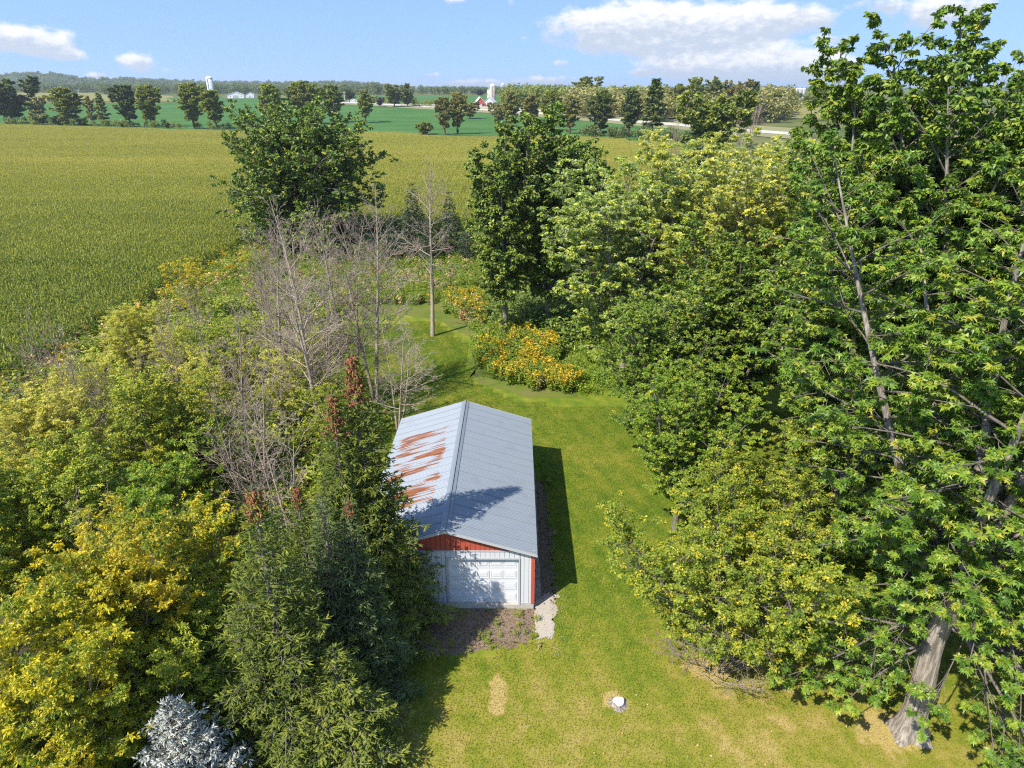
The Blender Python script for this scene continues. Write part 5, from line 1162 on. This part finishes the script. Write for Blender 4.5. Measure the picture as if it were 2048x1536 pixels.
# hills on the horizon, wooded
def hills(name, pts, depth, mat, seed):
    """ridge seen along pixels pts; (px, py top, distance)"""
    r = np.random.default_rng(seed); n = 160; a = np.array(pts, float); s = np.linspace(a[0, 0], a[-1, 0], n)
    py = np.interp(s, a[:, 0], a[:, 1])+.35*np.sin(s*.09+seed)+.25*np.sin(s*.23); dd = np.interp(s, a[:, 0], a[:, 2])
    V = []
    prof = [(-1, 0), (-.75, .25), (-.5, .55), (-.25, .85), (0, 1), (.4, .8), (1, 0)]
    for i in range(n):
        d = pix_dir(s[i], py[i]); y0 = dd[i]; zt = CAM_H+d[2]/d[1]*y0; x0 = d[0]/d[1]*y0; zb = float(h_ground(x0, y0))-2
        for u, hgt in prof: V.append((x0*(1+u*depth/y0), y0+u*depth, zb+(zt-zb)*hgt))
    m = len(prof); i = np.arange(n*m).reshape(n, m)
    structure(link(name, mesh_np(name, np.array(V), [np.stack([i[:-1, :-1], i[1:, :-1], i[1:, 1:], i[:-1, 1:]], -1).reshape(-1, 4)], [mat], smooth=True)))
    V = np.array(V).reshape(n, m, 3); N = n*9; k = r.integers(0, n-1, N); u = r.uniform(0, 4.6, N); f = np.floor(u).astype(int); w_ = (u-f)[:, None]
    return V[k, f]*(1-w_)+V[k, f+1]*w_
M['hill'] = simple('wooded_hill', (.045, .075, .025), .95, scale=.02, var=.4)
p1 = hills('hills', [(-80,158,2600),(0,152,2600),(60,146,2600),(120,149,2600),(165,158,2600),(260,158,2700),(330,162,2800),(420,164,2900),(560,166,2900),(700,165,2900),(760,170,3000),(830,177,3100)], 260, M['hill'], 1)
p2 = hills('hills', [(700,177,4200),(860,174,4300),(960,175,4300),(1080,175,4300),(1200,176,4300),(1400,175,4300),(1530,175.5,4200),(1600,176,4200),(1700,176.5,4200),(1900,176,4200),(2150,174,4200)], 300, M['hill'], 2)
r = np.random.default_rng(9)
for nm, p, s0, s1 in (('hill_woods', p1, 1.1, 1.7), ('hill_woods', p2, 1.0, 1.6)):
    N = len(p); scatter(nm, WOODP, [FD], p-np.array([0, 0, 14.0]), r.uniform(0, 6.3, N), r.uniform(s0, s1, N), r.integers(0, 4, N))

# ================================================================== FAR FARM BUILDINGS
M['silo_white'] = simple('white_concrete', (.62, .62, .60), .8, scale=.5); M['silo_tan'] = simple('tan_stave', (.48, .41, .32), .85, scale=.6, var=.2); M['silo_grey'] = simple('grey_stave', (.46, .45, .43), .85, scale=.6, var=.2)
M['barn_red'] = simple('barn_red', (.36, .07, .05), .8, scale=.4); M['barn_white'] = simple('barn_white', (.74, .74, .73), .6, scale=.3); M['roof_grey'] = simple('barn_roof', (.55, .56, .57), .5, scale=.3)
def silo(px, base, top, wpx, label, mat, capmat, group=None):
    p = at(px, base); Ht = z_at(top, p.y)-p.z; Rr = wpx/2/F_PX*p.y*.95
    t = tag(empty('silo', p), label, 'silo', group)
    b = MB(); b.lathe([(Rr, 0), (Rr, Ht-Rr*.75)], 28); b.build('silo_wall', mat, t, True)
    hoops = MB()
    for k in range(1, 14): z = (Ht-Rr)*k/14; hoops.lathe([(Rr*1.015, z), (Rr*1.03, z+.12), (Rr*1.015, z+.24)], 28)
    hoops.build('hoops', mat, t)
    b = MB(); b.lathe([(Rr*1.06, Ht-Rr*.75), (Rr*1.06, Ht-Rr*.60), (Rr*.98, Ht-Rr*.42), (Rr*.75, Ht-Rr*.18), (Rr*.4, Ht-Rr*.04), (Rr*.08, Ht)], 28); b.build('dome', capmat, t, True)
    b = MB(); b.box(Rr*.99, Rr*1.22, -Rr*.2, Rr*.2, .3, Ht-Rr*.8); o = b.build('chute', mat, t); o.rotation_euler.z = -1.9
def barn(px, base, top, wpx, label, wall, roof, depth=18, rz=0.0, roofk=.42, name='barn', doors=1, group=None):
    p = at(px, base); Ht = z_at(top, p.y)-p.z; W_ = wpx/F_PX*p.y*.95; e = Ht*(1-roofk)
    t = tag(empty(name, p, rz), label, 'barn' if name == 'barn' else name, group)
    b = MB(); b.prism([(-W_/2, 0), (W_/2, 0), (W_/2, e), (0, Ht-.15), (-W_/2, e)], 0, depth); b.build('wall', wall, t)
    for s in (-1, 1):
        b = MB(); q = [(0, Ht-.14), (0, Ht+.12), (s*(W_/2+.5), e-.14), (s*(W_/2+.5), e-.36)]; b.prism(q if s > 0 else q[::-1], -.6, depth+.6); b.build('roof', roof, t)
    b = MB(); b.box(-W_*.16, W_*.16, -.08, -.01, 0, min(e*.8, 4)); b.build('door', M['trim'], t)
    for s in (-1, 1):
        b = MB(); b.box(s*W_*.33-.5, s*W_*.33+.5, -.06, -.01, e*.4, e*.4+1.1); b.build('window', M['glass'], t)
    return t
silo(425, 201, 152, 12, 'tall white silo above the hedgerow trees', M['silo_white'], M['barn_white'])
barn(472, 196.5, 183.5, 30, 'long white farm shed right of the white silo', M['barn_white'], M['barn_white'], 26, R_(18))
barn(500, 195.5, 185, 15, 'small white farm building right of the long white shed', M['barn_white'], M['roof_grey'], 12, R_(10))
silo(985.5, 207, 167.5, 10, 'wide tan silo with white dome beside the red barn', M['silo_tan'], M['barn_white'])
silo(1006, 196, 166, 6, 'narrower tan silo right of the wide tan silo', M['silo_tan'], M['barn_white'])
barn(961, 214, 194, 17, 'red gabled barn with white lower wall', M['barn_red'], M['barn_white'], 14, R_(8), .6)
barn(977, 212.5, 195, 17, 'white roofed barn between red barn and silo', M['barn_white'], M['barn_white'], 14, R_(-12), .55)
barn(978, 196, 176.5, 7, 'white boxy feed building behind the wide silo', M['barn_white'], M['barn_white'], 6, 0, .12)
for (px, lab) in ((1591, 'left one of the three grey silos on the right horizon'), (1597.5, 'middle one of the three grey silos on the right horizon'), (1604.5, 'right one of the three grey silos on the right horizon')): silo(px, 202, 175.5, 6, lab, M['silo_grey'], M['barn_white'], 'grey silos in a row')
barn(1567, 196, 186, 14, 'white roofed barn left of the three grey silos', M['barn_white'], M['barn_white'], 16, R_(40))
barn(1546, 200, 189, 12, 'small white barn half hidden by trees left of the silos', M['barn_white'], M['roof_grey'], 10, R_(5))
barn(705, 205.5, 198, 16, 'pale roadside house left of the purple tree', M['barn_white'], M['roof_grey'], 9, R_(5), name='house')
barn(870, 187, 181, 26, 'tan farm building far off on the horizon', M['silo_tan'], M['verge'], 14, R_(8))
def mast(px, base, top, label):
    p = at(px, base); y = p.y; Ht = z_at(top, y)-p.z; t = tag(empty('radio_mast', p), label, 'radio mast')
    b = MB(); r = 1.0
    for k in range(3):
        a = 2.1*k; b.lathe([(.16, 0), (.12, Ht)], 5, r*math.cos(a), r*math.sin(a))
    b.build('legs', M['silo_grey'], t); c = MB(); n = int(Ht/3)
    for k in range(n): c.box(-r, r, -.08, .08, k*3.0, k*3.0+.2); c.box(-.08, .08, -r, r, k*3.0+1.5, k*3.0+1.7)
    c.build('rungs', M['silo_grey'], t)
mast(208, 181, 137, 'thin radio mast on the horizon at left')
def pole(px, base, top, label):
    p = at(px, base); Ht = z_at(top, p.y)-p.z; t = tag(empty('utility_pole', p), label, 'utility pole', 'utility poles'); b = MB(); b.lathe([(.32, 0), (.22, Ht)], 8); b.build('post', M['silo_grey'], t)
    c = MB(); c.box(-1.6, 1.6, -.12, .12, Ht-1.2, Ht-.9); c.build('crossarm', M['silo_grey'], t)
pole(162, 205, 178, 'pale utility pole in the hay field behind the hedgerow'); pole(690, 206, 182, 'pale utility pole by the road right of the round tree')
# fallen leaves and bits on the lawn
def litter_leaves(name, poly, dens, seed, stops, size=.07):
    r = np.random.default_rng(seed); p = np.array(poly); lo, hi = p.min(0), p.max(0); N = int((hi-lo).prod()*dens)
    q = r.uniform(lo, hi, (N, 2)); q = q[inside(poly, q[:, 0], q[:, 1])]; n = len(q)
    lv, lf, lt_ = leaves(r, np.concatenate([q, np.full((n, 1), .058)], 1), 'oval', size, r.uniform(0, 6.3, n), r.normal(0, .25, n), r.normal(0, .5, n), r.uniform(0, 1, n), .4)
    return stuff(link(name, mesh_np(name, lv, [lf], [leafmat(name, stops, trans=.1, mul=1.0)], attrs={'tint': ('FLOAT', lt_)})))
litter_leaves('fallen_leaves', [(2.2,14),(2.2,24),(5,27),(16,24),(20,14)], 3.0, 3, [(0, (.20,.14,.06)), (.5, (.42,.34,.10)), (1, (.62,.56,.40))])
litter_leaves('leaf_litter', [(-6,20.0),(-6,22.5),(.9,22.5),(.9,20.5)], 46, 4, [(0, (.05,.032,.02)), (.5, (.16,.10,.06)), (1, (.36,.27,.17))], .09)
litter_leaves('pale_stones', [(.7,20.0),(1.9,19.9),(2.4,22),(2.2,24.2),(.95,23.2)], 70, 6, [(0, (.25,.22,.18)), (.5, (.42,.38,.32)), (1, (.60,.56,.50))], .045)
litter_leaves('leaf_litter', [(1.0,22.7),(1.9,22.9),(1.85,32.4),(1.0,33.2)], 46, 5, [(0, (.05,.032,.02)), (.5, (.13,.085,.05)), (1, (.26,.19,.12))], .09)

# ------------------------------------------------------------------ air
b = MB(); b.box(-9600, 9600, -430, 14600, -1.6, 120)
hz = stuff(b.build('haze', None)); m = bpy.data.materials.new('haze'); m.use_nodes = True; t = NT(m.node_tree); t.n.clear()
o = t.add('ShaderNodeOutputMaterial'); v = t.add('ShaderNodeVolumePrincipled'); v.inputs['Color'].default_value = (.86, .93, 1.0, 1); v.inputs['Density'].default_value = 0.00011; v.inputs['Anisotropy'].default_value = 0.2
t.link(v.outputs[0], o.inputs['Volume']); hz.data.materials.append(m)

bed('weed_tufts', [(-5.5,19.7),(1.2,20.0),(1.0,22.4),(-.3,22.4),(-.8,21.2),(-5.5,20.8)], 2.6, [0,0,.75,.25], .18, .34, 31)
bed('weed_tufts', [(1.9,22.8),(2.15,23),(2.1,33),(1.8,33.4),(1.75,27)], 3.0, [0,0,.85,.15], .18, .36, 32)
